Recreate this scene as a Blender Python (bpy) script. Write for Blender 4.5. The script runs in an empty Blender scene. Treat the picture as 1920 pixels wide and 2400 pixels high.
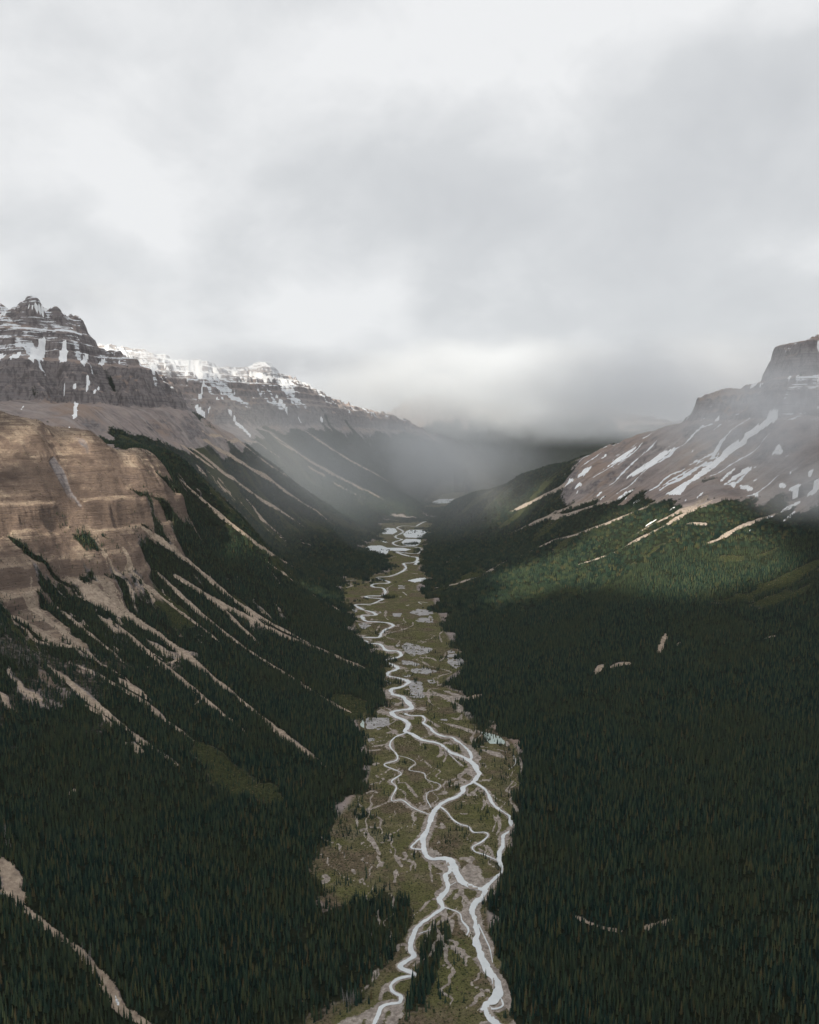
import bpy, math, random
import numpy as np

# ------------------------------------------------------------------ camera, sky, sun, exposure
SC = bpy.context.scene
COL = SC.collection
CAM_H = 600.0                      # metres above the valley floor
FOC = 1690.0                       # focal length in units of a 1725 x 2156 frame
PITCH = math.radians(4.67)         # looking slightly down the valley

cam_data = bpy.data.cameras.new('camera')
cam = bpy.data.objects.new('camera', cam_data)
COL.objects.link(cam)
cam.location = (0, 0, CAM_H)
cam.rotation_euler = (math.pi / 2 - PITCH, 0, 0)
cam_data.sensor_fit = 'VERTICAL'
cam_data.angle_y = 2 * math.atan(1078.0 / FOC)
cam_data.clip_start = 1.0
cam_data.clip_end = 120000.0
SC.camera = cam

SUN_EL, SUN_AZ = math.radians(36), math.radians(-148)   # azimuth from +Y towards +X
world = bpy.data.worlds.new('World')
SC.world = world
world.use_nodes = True


def build_world():
    nt = world.node_tree
    nt.nodes.clear()
    N, L = nt.nodes.new, nt.links.new
    out = N('ShaderNodeOutputWorld')
    bg = N('ShaderNodeBackground')
    bg.inputs['Strength'].default_value = 0.1
    L(bg.outputs[0], out.inputs['Surface'])
    sky = N('ShaderNodeTexSky')
    sky.sky_type = 'NISHITA'
    sky.sun_disc = False
    sky.sun_elevation = SUN_EL
    sky.sun_rotation = SUN_AZ
    tc = N('ShaderNodeTexCoord')
    sep = N('ShaderNodeSeparateXYZ')
    L(tc.outputs['Generated'], sep.inputs[0])
    # project the direction onto a cloud deck
    up = N('ShaderNodeMath'); up.operation = 'ADD'; up.inputs[1].default_value = 0.85
    ab = N('ShaderNodeMath'); ab.operation = 'ABSOLUTE'
    L(sep.outputs['Z'], ab.inputs[0]); L(ab.outputs[0], up.inputs[0])
    dv = N('ShaderNodeVectorMath'); dv.operation = 'DIVIDE'
    cmb = N('ShaderNodeCombineXYZ')
    for i in range(3):
        L(up.outputs[0], cmb.inputs[i])
    L(tc.outputs['Generated'], dv.inputs[0]); L(cmb.outputs[0], dv.inputs[1])

    def noise(scale, detail, rough, dist, off):
        mp = N('ShaderNodeMapping'); mp.inputs['Location'].default_value = off
        L(dv.outputs[0], mp.inputs[0])
        n = N('ShaderNodeTexNoise')
        n.inputs['Scale'].default_value = scale
        n.inputs['Detail'].default_value = detail
        n.inputs['Roughness'].default_value = rough
        n.inputs['Distortion'].default_value = dist
        L(mp.outputs[0], n.inputs['Vector'])
        return n.outputs['Fac']
    big = noise(SKY[0], 3, 0.5, 0.15, SKY[1])
    mid = noise(SKY[2], 7, 0.52, 0.25, SKY[3])
    # billowy edges: the fine noise works strongest where the broad one is middling
    mix = N('ShaderNodeMath'); mix.operation = 'MULTIPLY_ADD'
    mix.inputs[1].default_value = SKY[4]
    L(mid, mix.inputs[0]); L(big, mix.inputs[2])
    wis = noise(13.0, 8, 0.6, 0.5, (2.0, 5.0, 1.0))
    mw_ = N('ShaderNodeMath'); mw_.operation = 'MULTIPLY_ADD'; mw_.inputs[1].default_value = 0.20
    L(wis, mw_.inputs[0]); L(mix.outputs[0], mw_.inputs[2])
    # the overcast is thinner towards one side
    dt = N('ShaderNodeVectorMath'); dt.operation = 'DOT_PRODUCT'
    dt.inputs[1].default_value = (-0.92, -0.1, 0.38)        # the open side of the cloud field
    L(tc.outputs['Generated'], dt.inputs[0])
    gl = N('ShaderNodeMath'); gl.operation = 'MULTIPLY_ADD'; gl.inputs[1].default_value = SKY[7]
    L(dt.outputs['Value'], gl.inputs[0]); L(mw_.outputs[0], gl.inputs[2])
    rmp = N('ShaderNodeValToRGB')
    e = rmp.color_ramp.elements
    e[0].position = SKY[5]; e[0].color = (0.545, 0.56, 0.58, 1)
    e[1].position = SKY[6]; e[1].color = (0.81, 0.818, 0.826, 1)
    m_ = rmp.color_ramp.elements.new((SKY[5] * 0.5 + SKY[6] * 0.5)); m_.color = (0.63, 0.645, 0.66, 1)
    L(gl.outputs[0], rmp.inputs[0])
    sc = N('ShaderNodeVectorMath'); sc.operation = 'SCALE'; sc.inputs['Scale'].default_value = 9.4
    L(rmp.outputs[0], sc.inputs[0])
    mx = N('ShaderNodeMix'); mx.data_type = 'RGBA'
    mx.inputs['Factor'].default_value = 0.97           # closed overcast
    L(sky.outputs[0], mx.inputs[6]); L(sc.outputs[0], mx.inputs[7])
    # below the horizon: dark ground
    gr = N('ShaderNodeMapRange'); gr.inputs['From Min'].default_value = -0.12; gr.inputs['From Max'].default_value = -0.02
    L(sep.outputs['Z'], gr.inputs['Value'])
    m2 = N('ShaderNodeMix'); m2.data_type = 'RGBA'
    m2.inputs[6].default_value = (0.5, 0.55, 0.55, 1)
    L(gr.outputs[0], m2.inputs['Factor']); L(mx.outputs[2], m2.inputs[7])
    L(m2.outputs[2], bg.inputs['Color'])


SKY = (2.3, (12.76930335469353, 0.688933951869505, 2.334553944122695), 6.0, (5.648522923075852, 19.235823398396054, 3.32159367227308), 0.54, 0.62, 1.0, 0.16)
build_world()

sun_data = bpy.data.lights.new('sun', 'SUN')
sun_data.energy = 5.0
sun_data.angle = math.radians(0.6)
sun_data.color = (1.0, 0.91, 0.76)
sun = bpy.data.objects.new('sun', sun_data)
COL.objects.link(sun)
from mathutils import Vector
SUN_DIR = Vector((math.sin(SUN_AZ) * math.cos(SUN_EL), math.cos(SUN_AZ) * math.cos(SUN_EL), math.sin(SUN_EL)))
sun.rotation_euler = SUN_DIR.to_track_quat('Z', 'Y').to_euler()
sun.location = (0, 0, 3000)

vs = SC.view_settings
vs.view_transform = 'Standard'
vs.look = 'None'
vs.exposure = 0.24
vs.gamma = 1.0
vs.use_curve_mapping = False
SC.cycles.max_bounces = 7
SC.cycles.diffuse_bounces = 2
SC.cycles.glossy_bounces = 2
SC.cycles.transparent_max_bounces = 8
SC.cycles.volume_bounces = 5
SC.cycles.use_adaptive_sampling = True
SC.cycles.adaptive_threshold = 0.004
SC.cycles.use_denoising = True

rng = np.random.default_rng(7)
F32 = np.float32


# ------------------------------------------------------------------ geometry of the photograph
def ray(u, v):
    """direction (a, s): X = a*Y, Z = CAM_H + s*Y for a point seen at (u, v)"""
    x = (np.asarray(u, float) - 862.5) / FOC
    y = (1078.0 - np.asarray(v, float)) / FOC
    c, s = math.cos(PITCH), math.sin(PITCH)
    fy = c + y * s
    return x / fy, (y * c - s) / fy


def at(u, v, Y):
    a, s = ray(u, v)
    return np.array([a * Y, Y, CAM_H + s * Y])


def proj(X, Y, Z):
    c, s = math.cos(PITCH), math.sin(PITCH)
    z = Z - CAM_H
    d = Y * c - z * s
    h = Y * s + z * c
    return 862.5 + FOC * X / d, 1078.0 - FOC * h / d


# crops of the photograph in which features were measured
def c1(p): return [(x * .5, 584 + y * .5) for x, y in p]
def c2(p): return [(862.5 + x * .5, 584 + y * .5) for x, y in p]
def c3(p): return [(x * .5, 1033 + y * .5) for x, y in p]
def c4(p): return [(862.5 + x * .5, 1033 + y * .5) for x, y in p]
def c5(p): return [(x * .5, 1527 + y * .5) for x, y in p]
def c6(p): return [(862.5 + x * .5, 1527 + y * .5) for x, y in p]
def c7(p): return [((700 + x / 2.875) * .8984, (1150 + y / 2.875) * .8984) for x, y in p]
def c8(p): return [((650 + x / 2.6538) * .8984, (1650 + y / 2.6538) * .8984) for x, y in p]


def floor_xy(p):
    """points of the picture onto the flat valley floor (z = 0)"""
    p = np.asarray(p, float)
    a, s = ray(p[:, 0], p[:, 1])
    Y = -CAM_H / s
    return np.stack([a * Y, Y], 1)


def densify(p, step=8.0, closed=False):
    p = np.asarray(p, float)
    if closed:
        p = np.vstack([p, p[:1]])
    out = []
    for i in range(len(p) - 1):
        n = max(1, int(np.hypot(*(p[i + 1] - p[i])) / step))
        t = np.arange(n)[:, None] / n
        out.append(p[i] + (p[i + 1] - p[i]) * t)
    if not closed:
        out.append(p[-1:])
    return np.vstack(out)


# ------------------------------------------------------------------ noise
def _hash(ix, iy, seed):
    h = (ix.astype(np.int64) * 374761393 + iy.astype(np.int64) * 668265263 + seed * 1442695041) & 0xFFFFFFFF
    h = ((h ^ (h >> 13)) * 1274126177) & 0xFFFFFFFF
    h = h ^ (h >> 16)
    return (h & 0xFFFF).astype(F32) / 65535.0


def vnoise(x, y, seed=0):
    x0 = np.floor(x); y0 = np.floor(y)
    fx = (x - x0).astype(F32); fy = (y - y0).astype(F32)
    fx = fx * fx * fx * (fx * (fx * 6 - 15) + 10)
    fy = fy * fy * fy * (fy * (fy * 6 - 15) + 10)
    x0 = x0.astype(np.int64); y0 = y0.astype(np.int64)
    a = _hash(x0, y0, seed); b = _hash(x0 + 1, y0, seed)
    c = _hash(x0, y0 + 1, seed); d = _hash(x0 + 1, y0 + 1, seed)
    return (a + (b - a) * fx) * (1 - fy) + (c + (d - c) * fx) * fy


def fbm(x, y, wl, octv=4, seed=0, gain=0.5):
    """about -1..1"""
    s = 0; amp = 1.0; tot = 0
    ca, sa = math.cos(.6), math.sin(.6)
    x = x / wl; y = y / wl
    for o in range(octv):
        s = s + amp * (vnoise(x + 17.3 * o, y - 9.1 * o, seed + o) * 2 - 1)
        tot += amp; amp *= gain
        x, y = 2.03 * (ca * x - sa * y), 2.03 * (sa * x + ca * y)
    return s / tot * 1.5


def ridged(x, y, wl, octv=4, seed=0):
    s = 0; amp = 1.0; tot = 0
    ca, sa = math.cos(.7), math.sin(.7)
    x = x / wl; y = y / wl
    for o in range(octv):
        s = s + amp * (1 - np.abs(vnoise(x + 7.3 * o, y + 3.1 * o, seed + o) * 2 - 1) * 1.6)
        tot += amp; amp *= .5
        x, y = 2.03 * (ca * x - sa * y), 2.03 * (sa * x + ca * y)
    return s / tot


def sstep(a, b, x):
    t = np.clip((x - a) / (b - a), 0, 1)
    return t * t * (3 - 2 * t)


# ------------------------------------------------------------------ valley floor outline
EDGE_L = c7([(1000, 10), (800, 105), (930, 160), (945, 178), (800, 190), (600, 200), (560, 215), (545, 250), (540, 330), (400, 400), (370, 415), (480, 432), (560, 440),
             (650, 520), (600, 560), (440, 575), (275, 590), (300, 660), (290, 720), (330, 800), (390, 860), (380, 930),
             (400, 1000), (480, 1050), (570, 1130), (560, 1170), (540, 1240), (600, 1380), (600, 1470), (380, 1520)]) + \
         c8([(530, 220), (600, 420), (560, 500), (480, 610), (400, 680), (340, 740), (300, 830), (180, 1040), (180, 1130),
             (330, 1290), (520, 1390), (640, 1500), (620, 1680), (500, 1800), (180, 1940), (100, 2030), (60, 2300), (60, 2700)])
EDGE_R = c7([(1200, 10), (1090, 45), (985, 110), (955, 150), (945, 200), (900, 260), (840, 320), (835, 440), (850, 500), (765, 520), (900, 580), (770, 650),
             (800, 680), (920, 730), (900, 770), (950, 850), (1000, 1000), (1060, 1040), (1080, 1100), (1180, 1170), (1070, 1210),
             (960, 1300), (1000, 1350), (1180, 1380), (1100, 1410), (1090, 1480), (1140, 1560), (1300, 1600), (1400, 1680)]) + \
         c8([(1430, 200), (1520, 340), (1520, 430), (1490, 560), (1500, 700), (1460, 800), (1420, 950), (1400, 1130), (1300, 1220),
             (1260, 1330), (1350, 1480), (1400, 1600), (1420, 1800), (1480, 1990), (1500, 2300), (1500, 2700)])
FLOOR_POLY = np.array(EDGE_L + EDGE_R[::-1])

# ------------------------------------------------------------------ terrain control points: seen at (u, v), at distance Y
CP = [
    # lower left apron
    (0, 2156, 740), (0, 2020, 815), (0, 1900, 915), (0, 1700, 1150), (50, 1580, 1350), (0, 1400, 1600), (0, 1300, 1750),
    (0, 1200, 1900), (0, 1100, 2000), (0, 1000, 2120), (0, 930, 2210), (0, 870, 2300),
    (200, 2100, 790), (300, 1900, 975), (250, 1700, 1230), (300, 1560, 1450), (250, 1440, 1650), (200, 1330, 1850),
    (500, 1900, 1010), (500, 1750, 1235), (550, 1620, 1450), (450, 1500, 1640), (450, 1380, 1980), (600, 1480, 1830),
    (150, 1200, 2050), (150, 1100, 2150), (150, 1000, 2255), (250, 1200, 2120), (250, 1100, 2220), (250, 1020, 2315), (330, 1100, 2330),
    # crest of the brown bluff, running down to the valley
    (80, 885, 2330), (190, 915, 2380), (235, 943, 2400), (290, 966, 2430), (340, 1010, 2460), (400, 1072, 2560), (450, 1130, 2650),
    (560, 1270, 2420), (640, 1330, 2380), (380, 1200, 2270), (330, 1260, 2130), (560, 1150, 3150), (640, 1235, 3000), (700, 1330, 2480),
    (600, 1400, 2120),
    # behind the bluff: forested shoulder and talus of the left peak
    (240, 925, 3450), (400, 1000, 3700), (500, 1080, 3700), (600, 1150, 3800), (680, 1190, 3850), (740, 1165, 4150), (700, 1120, 4450),
    (0, 862, 3550), (150, 870, 3560), (250, 900, 3620), (350, 912, 3950), (430, 950, 4150), (540, 1030, 4400), (640, 1090, 4550),
    # left peak
    (0, 800, 3900), (0, 740, 4080), (0, 660, 4250), (75, 643, 4300), (120, 660, 4350), (180, 690, 4480), (200, 728, 4520), (240, 748, 4600),
    (310, 780, 4700), (335, 815, 4720), (385, 832, 4720), (405, 865, 4700), (430, 890, 4680), (520, 940, 4720), (600, 1000, 4900), (700, 1072, 5200),
    (100, 750, 4150), (100, 830, 3800), (200, 820, 3950), (300, 850, 4150), (300, 890, 3900), (200, 770, 4350),
    # snow-streaked mountain
    (230, 735, 6900), (330, 742, 7000), (420, 752, 7200), (500, 768, 7400), (570, 768, 7600), (582, 788, 7650), (630, 810, 7900), (690, 835, 8500), (750, 855, 9200), (812, 880, 10000),
    (400, 830, 6500), (480, 880, 6250), (560, 930, 6150), (480, 960, 5500), (600, 1010, 5750), (690, 1055, 6000), (560, 850, 7000), (650, 900, 7200), (740, 920, 7800),
    (700, 980, 6700), (800, 1030, 7100), (880, 1055, 7400), (800, 950, 8300), (880, 1000, 8700), (950, 1020, 9500),
    # far spurs
    (900, 905, 10600), (960, 930, 11000), (1000, 945, 11500), (1040, 968, 11700), (1090, 990, 11800), (1000, 1010, 10500),
    (820, 880, 15200), (850, 848, 15000), (900, 838, 15200), (1000, 850, 15800), (1100, 868, 16000), (1250, 860, 16000), (1400, 895, 16000), (1700, 890, 16500),
    (1000, 920, 14000), (1100, 935, 13500), (1200, 935, 13200), (1300, 925, 12500), (1100, 975, 12600), (1240, 900, 14000), (1500, 910, 12000),
    # lower right apron
    (1725, 2156, 760), (1725, 1900, 950), (1725, 1700, 1190), (1725, 1500, 1560), (1725, 1400, 1790), (1725, 1300, 2070), (1725, 1200, 2380),
    (1725, 1100, 2720), (1725, 1000, 3050), (1725, 900, 3300), (1725, 800, 3520), (1725, 705, 3700),
    (1400, 2100, 820), (1400, 1900, 990), (1400, 1700, 1250), (1400, 1500, 1680), (1200, 1900, 1000), (1200, 1700, 1270), (1150, 1500, 1740),
    (1500, 1350, 2060), (1300, 1350, 2160), (1100, 1350, 2370), (1500, 1200, 2580), (1300, 1200, 2850), (1100, 1200, 3350), (1000, 1270, 2950),
    (1500, 1000, 3350), (1600, 900, 3500), (1600, 1000, 3200), (1500, 900, 3720), (1400, 1100, 2980), (1200, 1100, 3700), (1200, 1000, 4350), (1320, 1000, 3850), (1420, 950, 3750),
    (1100, 1100, 4400), (1000, 1100, 5000), (1020, 1180, 3800), (940, 1150, 4600), (940, 1110, 5400),
    # crest of the right mountain
    (1690, 720, 3740), (1640, 742, 3780), (1625, 775, 3760), (1600, 795, 3830), (1570, 818, 3880), (1530, 826, 3930), (1470, 845, 3960), (1455, 872, 3960),
    (1400, 895, 4080), (1320, 930, 4320), (1230, 960, 4680), (1150, 985, 4950), (1090, 1005, 5200), (1000, 1040, 5750), (950, 1062, 6300),
]
# hidden ground behind the crests, beside the frame and behind it: (X, Y, Z)
CPW = [(-900, 3150, 560), (-600, 2800, 330),
       (-2600, 4600, 1300), (-2300, 5200, 1000), (-1900, 5400, 800), (-1500, 5300, 720),
       (-2300, 8200, 1000), (-1600, 8800, 900), (-3600, 7400, 1500), (-1000, 9800, 820), (-500, 11200, 700), (-3800, 12000, 1200),
       (2300, 4300, 800), (1700, 4800, 500), (1300, 5300, 360), (900, 6000, 200), (700, 6900, 120), (900, 8500, 150), (500, 9500, 120), (1600, 7000, 500), (2600, 6000, 1000),
       (2600, 3600, 1250), (2300, 2600, 700), (1500, 1500, 170), (1100, 900, 90), (800, 500, 70), (-1500, 2200, 740), (-1500, 1500, 330), (-1100, 950, 170), (-800, 500, 100),
       (-2600, 3000, 950), (-3800, 4800, 1300), (200, 12500, 120), (-9000, 16000, 1800), (9000, 16000, 900), (4500, 8000, 900), (0, 19000, 1000), (-4000, 19000, 1400), (4000, 19000, 900),
       (0, 300, 0), (0, 500, 0)]


BACK = [(u, v + 14, Y + 140) for u, v, Y in ((0, 870, 2300), (-120, 858, 2290), (80, 885, 2330), (190, 915, 2380), (235, 943, 2400))]
BACK += [(u, v + 16, Y + 380) for u, v, Y in ((0, 870, 2300), (-120, 858, 2290), (80, 885, 2330), (190, 908, 2380))]
BACK += [(u, v + 14, Y + 170) for u, v, Y in ((0, 662, 4250), (75, 650, 4300), (120, 664, 4350), (180, 694, 4480), (200, 732, 4520), (240, 750, 4600))]
BACK += [(u, v + 12, Y + 190) for u, v, Y in ((1720, 712, 3700), (1690, 722, 3740), (1640, 745, 3780), (1600, 800, 3830), (1530, 830, 3930), (1470, 848, 3960))]


def control():
    pts = [at(u, v, Y) for u, v, Y in CP + BACK] + [np.array(p, float) for p in CPW]
    fe = floor_xy(densify(EDGE_L, 60)); fr = floor_xy(densify(EDGE_R, 60))
    for q in np.vstack([fe, fr]):
        if 400 < q[1] < 9500:
            pts.append(np.array([q[0], q[1], 3.0]))
    mid = floor_xy([(900, 2050), (900, 1800), (900, 1600), (880, 1400), (840, 1300), (830, 1220), (830, 1150), (860, 1120), (905, 1078), (920, 1060)])
    for q in mid:
        pts.append(np.array([q[0], q[1], -6.0]))
    return np.array(pts)


PTS = control()


def warp(X, Y):
    return X / np.maximum(Y, 1) * 2.2, np.log(np.maximum(Y, 1))


def tps_fit(P):
    x, y = warp(P[:, 0], P[:, 1])
    n = len(x)
    r2 = (x[:, None] - x[None]) ** 2 + (y[:, None] - y[None]) ** 2
    K = r2 * np.log(r2 + 1e-9) + np.eye(n) * 2e-4
    A = np.zeros((n + 3, n + 3))
    A[:n, :n] = K
    A[:n, n] = 1; A[:n, n + 1] = x; A[:n, n + 2] = y
    A[n:, :n] = A[:n, n:].T
    b = np.zeros(n + 3); b[:n] = P[:, 2]
    w = np.linalg.solve(A, b)
    return x.astype(F32), y.astype(F32), w


TX, TY, TW = tps_fit(PTS)


def tps_eval(X, Y):
    x, y = warp(X, Y)
    sh = x.shape
    x = x.ravel().astype(F32); y = y.ravel().astype(F32)
    n = len(TX)
    z = (TW[n] + TW[n + 1] * x + TW[n + 2] * y).astype(F32)
    w = TW[:n].astype(F32)
    for i0 in range(0, len(x), 40000):
        xs = x[i0:i0 + 40000]; ys = y[i0:i0 + 40000]
        r2 = (xs[:, None] - TX[None]) ** 2 + (ys[:, None] - TY[None]) ** 2
        z[i0:i0 + 40000] += (r2 * np.log(r2 + 1e-9)) @ w
    return z.reshape(sh)


# ------------------------------------------------------------------ the terrain grid (finer where the photograph shows more)
def rows():
    segs = [(240, 600, 40), (600, 1500, 210), (1500, 5600, 530), (5600, 12500, 200), (12500, 26000, 45)]
    out = []
    for a, b, n in segs:
        out.append(np.exp(np.linspace(math.log(a), math.log(b), n, endpoint=False)))
    return np.concatenate(out + [[26000.0]])


AA = np.concatenate([np.linspace(-1.6, -.66, 16)[:-1], np.linspace(-.66, -.55, 40)[:-1], np.linspace(-.55, .55, 960), np.linspace(.55, .66, 40)[1:], np.linspace(.66, 1.6, 16)[1:]])
YY = rows()
NA, NR = len(AA), len(YY)
GA, GY = np.meshgrid(AA, YY)            # [row, col]
GX = GA * GY
CI, RI = np.arange(NA), np.arange(NR)


def col_of(a): return np.interp(a, AA, CI)
def row_of(Y): return np.interp(np.log(Y), np.log(YY), RI)


def bilinear(G, X, Y):
    c = np.clip(col_of(X / Y), 0, NA - 1.001); r = np.clip(row_of(Y), 0, NR - 1.001)
    c0 = c.astype(int); r0 = r.astype(int); fc = c - c0; fr = r - r0
    return (G[r0, c0] * (1 - fc) + G[r0, c0 + 1] * fc) * (1 - fr) + (G[r0 + 1, c0] * (1 - fc) + G[r0 + 1, c0 + 1] * fc) * fr


def fill(poly_cr):
    """even-odd fill of a polygon given in (col, row) units -> boolean grid"""
    m = np.zeros((NR, NA), bool)
    P = np.asarray(poly_cr, float)
    Q = np.roll(P, -1, 0)
    lo = max(0, int(math.ceil(P[:, 0].min()))); hi = min(NA - 1, int(P[:, 0].max()))
    for c in range(lo, hi + 1):
        k = (P[:, 0] <= c) != (Q[:, 0] <= c)
        if not k.any():
            continue
        p, q = P[k], Q[k]
        ys = np.sort(p[:, 1] + (c - p[:, 0]) / (q[:, 0] - p[:, 0]) * (q[:, 1] - p[:, 1]))
        for i in range(0, len(ys) - 1, 2):
            r0 = max(0, int(math.ceil(ys[i]))); r1 = min(NR - 1, int(ys[i + 1]))
            if r1 >= r0:
                m[r0:r1 + 1, c] ^= True
    return m


def blur(m, n, it=2):
    m = m.astype(F32)
    for _ in range(it):
        for ax in (0, 1):
            p = np.pad(m, [(n + 1, n) if i == ax else (0, 0) for i in range(2)], mode='edge')
            cs = np.cumsum(p, ax, dtype=np.float64)
            L = m.shape[ax]
            m = ((np.take(cs, range(2 * n + 1, 2 * n + 1 + L), ax) - np.take(cs, range(0, L), ax)) / (2 * n + 1)).astype(F32)
    return m


fl = floor_xy(densify(FLOOR_POLY, 12, True))
FLOOR = fill(np.stack([col_of(fl[:, 0] / fl[:, 1]), row_of(fl[:, 1])], 1))
FSOFT = blur(FLOOR, 9, 2)
FWIDE = blur(FLOOR, 24, 2)

ZB = tps_eval(GX, GY)
ZB = np.where(ZB > 0, ZB, ZB * 0.15)
FAR_OK = GY < 11000
ZB = ZB * (1 - sstep(0.15, 0.85, FSOFT))
# soften the foot of the slopes so that they never dip under the floor
ZB = np.where(ZB < 6, 6 * np.exp(np.minimum(ZB - 6, 0) / 8.0) * (1 - sstep(.2, .8, FSOFT)), ZB)


def hit(p, Z):
    """picture points -> (X, Y) of the first ground hit along the ray"""
    p = np.asarray(p, float)
    a, s = ray(p[:, 0], p[:, 1])
    c = np.clip(col_of(a), 0, NA - 1.001); c0 = c.astype(int); f = c - c0
    prof = Z[:, c0] * (1 - f) + Z[:, c0 + 1] * f
    lift = (prof - CAM_H) / YY[:, None] - s[None]
    ok = (lift >= 0) & (YY[:, None] > 500)
    r = np.argmax(ok, 0)
    r = np.where(ok.any(0), r, np.argmax(lift, 0))
    r = np.clip(r, 1, NR - 1)
    i = np.arange(len(a))
    l0, l1 = lift[r - 1, i], lift[r, i]
    t = np.clip(-l0 / np.where(np.abs(l1 - l0) < 1e-9, 1, l1 - l0), 0, 1)
    Y = YY[r - 1] + (YY[r] - YY[r - 1]) * t
    return np.stack([a * Y, Y], 1)


def region(p, Z=None, step=8):
    """mask of the ground inside an outline measured in the picture"""
    q = hit(densify(p, step, True), ZB if Z is None else Z)
    return fill(np.stack([col_of(q[:, 0] / q[:, 1]), row_of(q[:, 1])], 1))


# ------------------------------------------------------------------ what grows and lies where
BLUFF = blur(region([(-200, 860), (0, 870), (80, 885), (190, 915), (290, 966), (345, 1012), (372, 1045), (345, 1070), (350, 1115), (330, 1150), (375, 1195),
                     (300, 1200), (250, 1180), (230, 1210), (270, 1270), (370, 1340), (425, 1400), (370, 1375), (300, 1330), (200, 1290), (140, 1240),
                     (120, 1270), (200, 1360), (150, 1370), (60, 1330), (0, 1290), (-200, 1280)]) & (GY < 3000) | ((GX < 0) & (GY < 2545 + 25 * fbm(GX, GY, 120, 3, 14)) & (GY > 1850) & (ZB > 405)), 3)
FOR_L = region([(-200, 2400), (-200, 1250), (0, 1250), (200, 1100), (330, 1000), (215, 925), (240, 906), (280, 914), (350, 924), (395, 942), (430, 930), (470, 948),
                (512, 930), (560, 896), (600, 910), (665, 895), (710, 914), (740, 904), (780, 909), (862, 925), (960, 945), (1010, 960), (1100, 1000),
                (1100, 1060), (920, 1070), (850, 1150), (850, 1300), (900, 1500), (900, 2400)])
FOR_R = region([(900, 2400), (900, 1600), (880, 1300), (880, 1150), (930, 1075), (1000, 1044), (1090, 1010), (1150, 990), (1225, 968), (1190, 1000), (1180, 1020),
                (1200, 1045), (1230, 1050), (1290, 1052), (1345, 1045), (1355, 1060), (1400, 1050), (1440, 1055), (1420, 1080), (1470, 1060),
                (1530, 1030), (1620, 1055), (1700, 1070), (1725, 1075), (1950, 1090), (1950, 2400)])
AX = np.interp(YY, floor_xy([(900, 2150), (900, 1600), (870, 1300), (850, 1150), (930, 1065)])[:, 1], floor_xy([(900, 2150), (900, 1600), (870, 1300), (850, 1150), (930, 1065)])[:, 0])[:, None]
SIDE = np.where(GX < AX, -1, 1)
FOR_L |= (SIDE < 0) & (GY < 1150) & (ZB < 200)
FOR_R |= (SIDE > 0) & (GY < 2000) & (ZB < 300)
FOR_R |= (SIDE > 0) & (GY > 4350) & (GY < 8000) & (ZB < np.interp(GY, [4350, 4700, 5500, 8000], [420, 560, 620, 620]))

S0 = np.where(SIDE < 0, .54 * GX + .84 * GY, .98 * GY - .2 * GX); T0 = np.where(SIDE < 0, .84 * GX - .54 * GY, .98 * GX + .2 * GY)
n_big = fbm(GX, GY, 260, 4, 11)
n_mid = fbm(GX, GY, 70, 3, 12)
n_rel = fbm(GA * 900, np.log(GY) * 900, 26, 4, 13)         # ragged edges at a constant share of the distance


def line_field(pts, w, Z, sel=None):
    """strength 0..1 along a picture polyline laid on the ground; w = half widths in metres at both ends"""
    q = hit(densify(pts, 5), Z)
    return track_field(q, np.asarray(w, float) * 1.2, .45, True)


def track_field(q, w, ragged=.6, taper=False):
    out = np.zeros((NR, NA), F32)
    n = len(q)
    ws = np.interp(np.linspace(0, 1, n), np.linspace(0, 1, len(w)), w)
    arc = np.concatenate([[0], np.cumsum(np.linalg.norm(np.diff(q, axis=0), axis=1))])
    wav = float(np.median(ws)) * 5 + 6
    ws = ws * np.clip(.95 + ragged * fbm(arc + q[0, 0], arc * 0 + q[0, 1], wav, 3, 5), .25, 2)
    if taper:
        ws = ws * np.clip(np.minimum(arc, arc[-1] - arc) / (arc[-1] * .25 + 1e-6) + .35, 0, 1)
    for i in range(n - 1):
        p0, p1 = q[i], q[i + 1]
        L = np.hypot(*(p1 - p0))
        if L < 1e-6 or L > 400:
            continue
        R = ws[i] * 2.2 + 1
        y0, y1 = min(p0[1], p1[1]) - R, max(p0[1], p1[1]) + R
        r0, r1 = int(row_of(max(y0, 241))), int(row_of(y1)) + 2
        x0, x1 = min(p0[0], p1[0]) - R, max(p0[0], p1[0]) + R
        c0, c1_ = int(min(col_of(x0 / y0), col_of(x0 / y1))), int(max(col_of(x1 / y0), col_of(x1 / y1))) + 2
        sx, sy = GX[r0:r1, c0:c1_], GY[r0:r1, c0:c1_]
        d = (p1 - p0) / L
        t = np.clip((sx - p0[0]) * d[0] + (sy - p0[1]) * d[1], 0, L)
        dist = np.hypot(sx - p0[0] - t * d[0], sy - p0[1] - t * d[1])
        f = np.clip(1.0 - dist / (2 * ws[i]), 0, 1)           # 0.5 at the half width
        out[r0:r1, c0:c1_] = np.maximum(out[r0:r1, c0:c1_], f)
    return out


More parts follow.
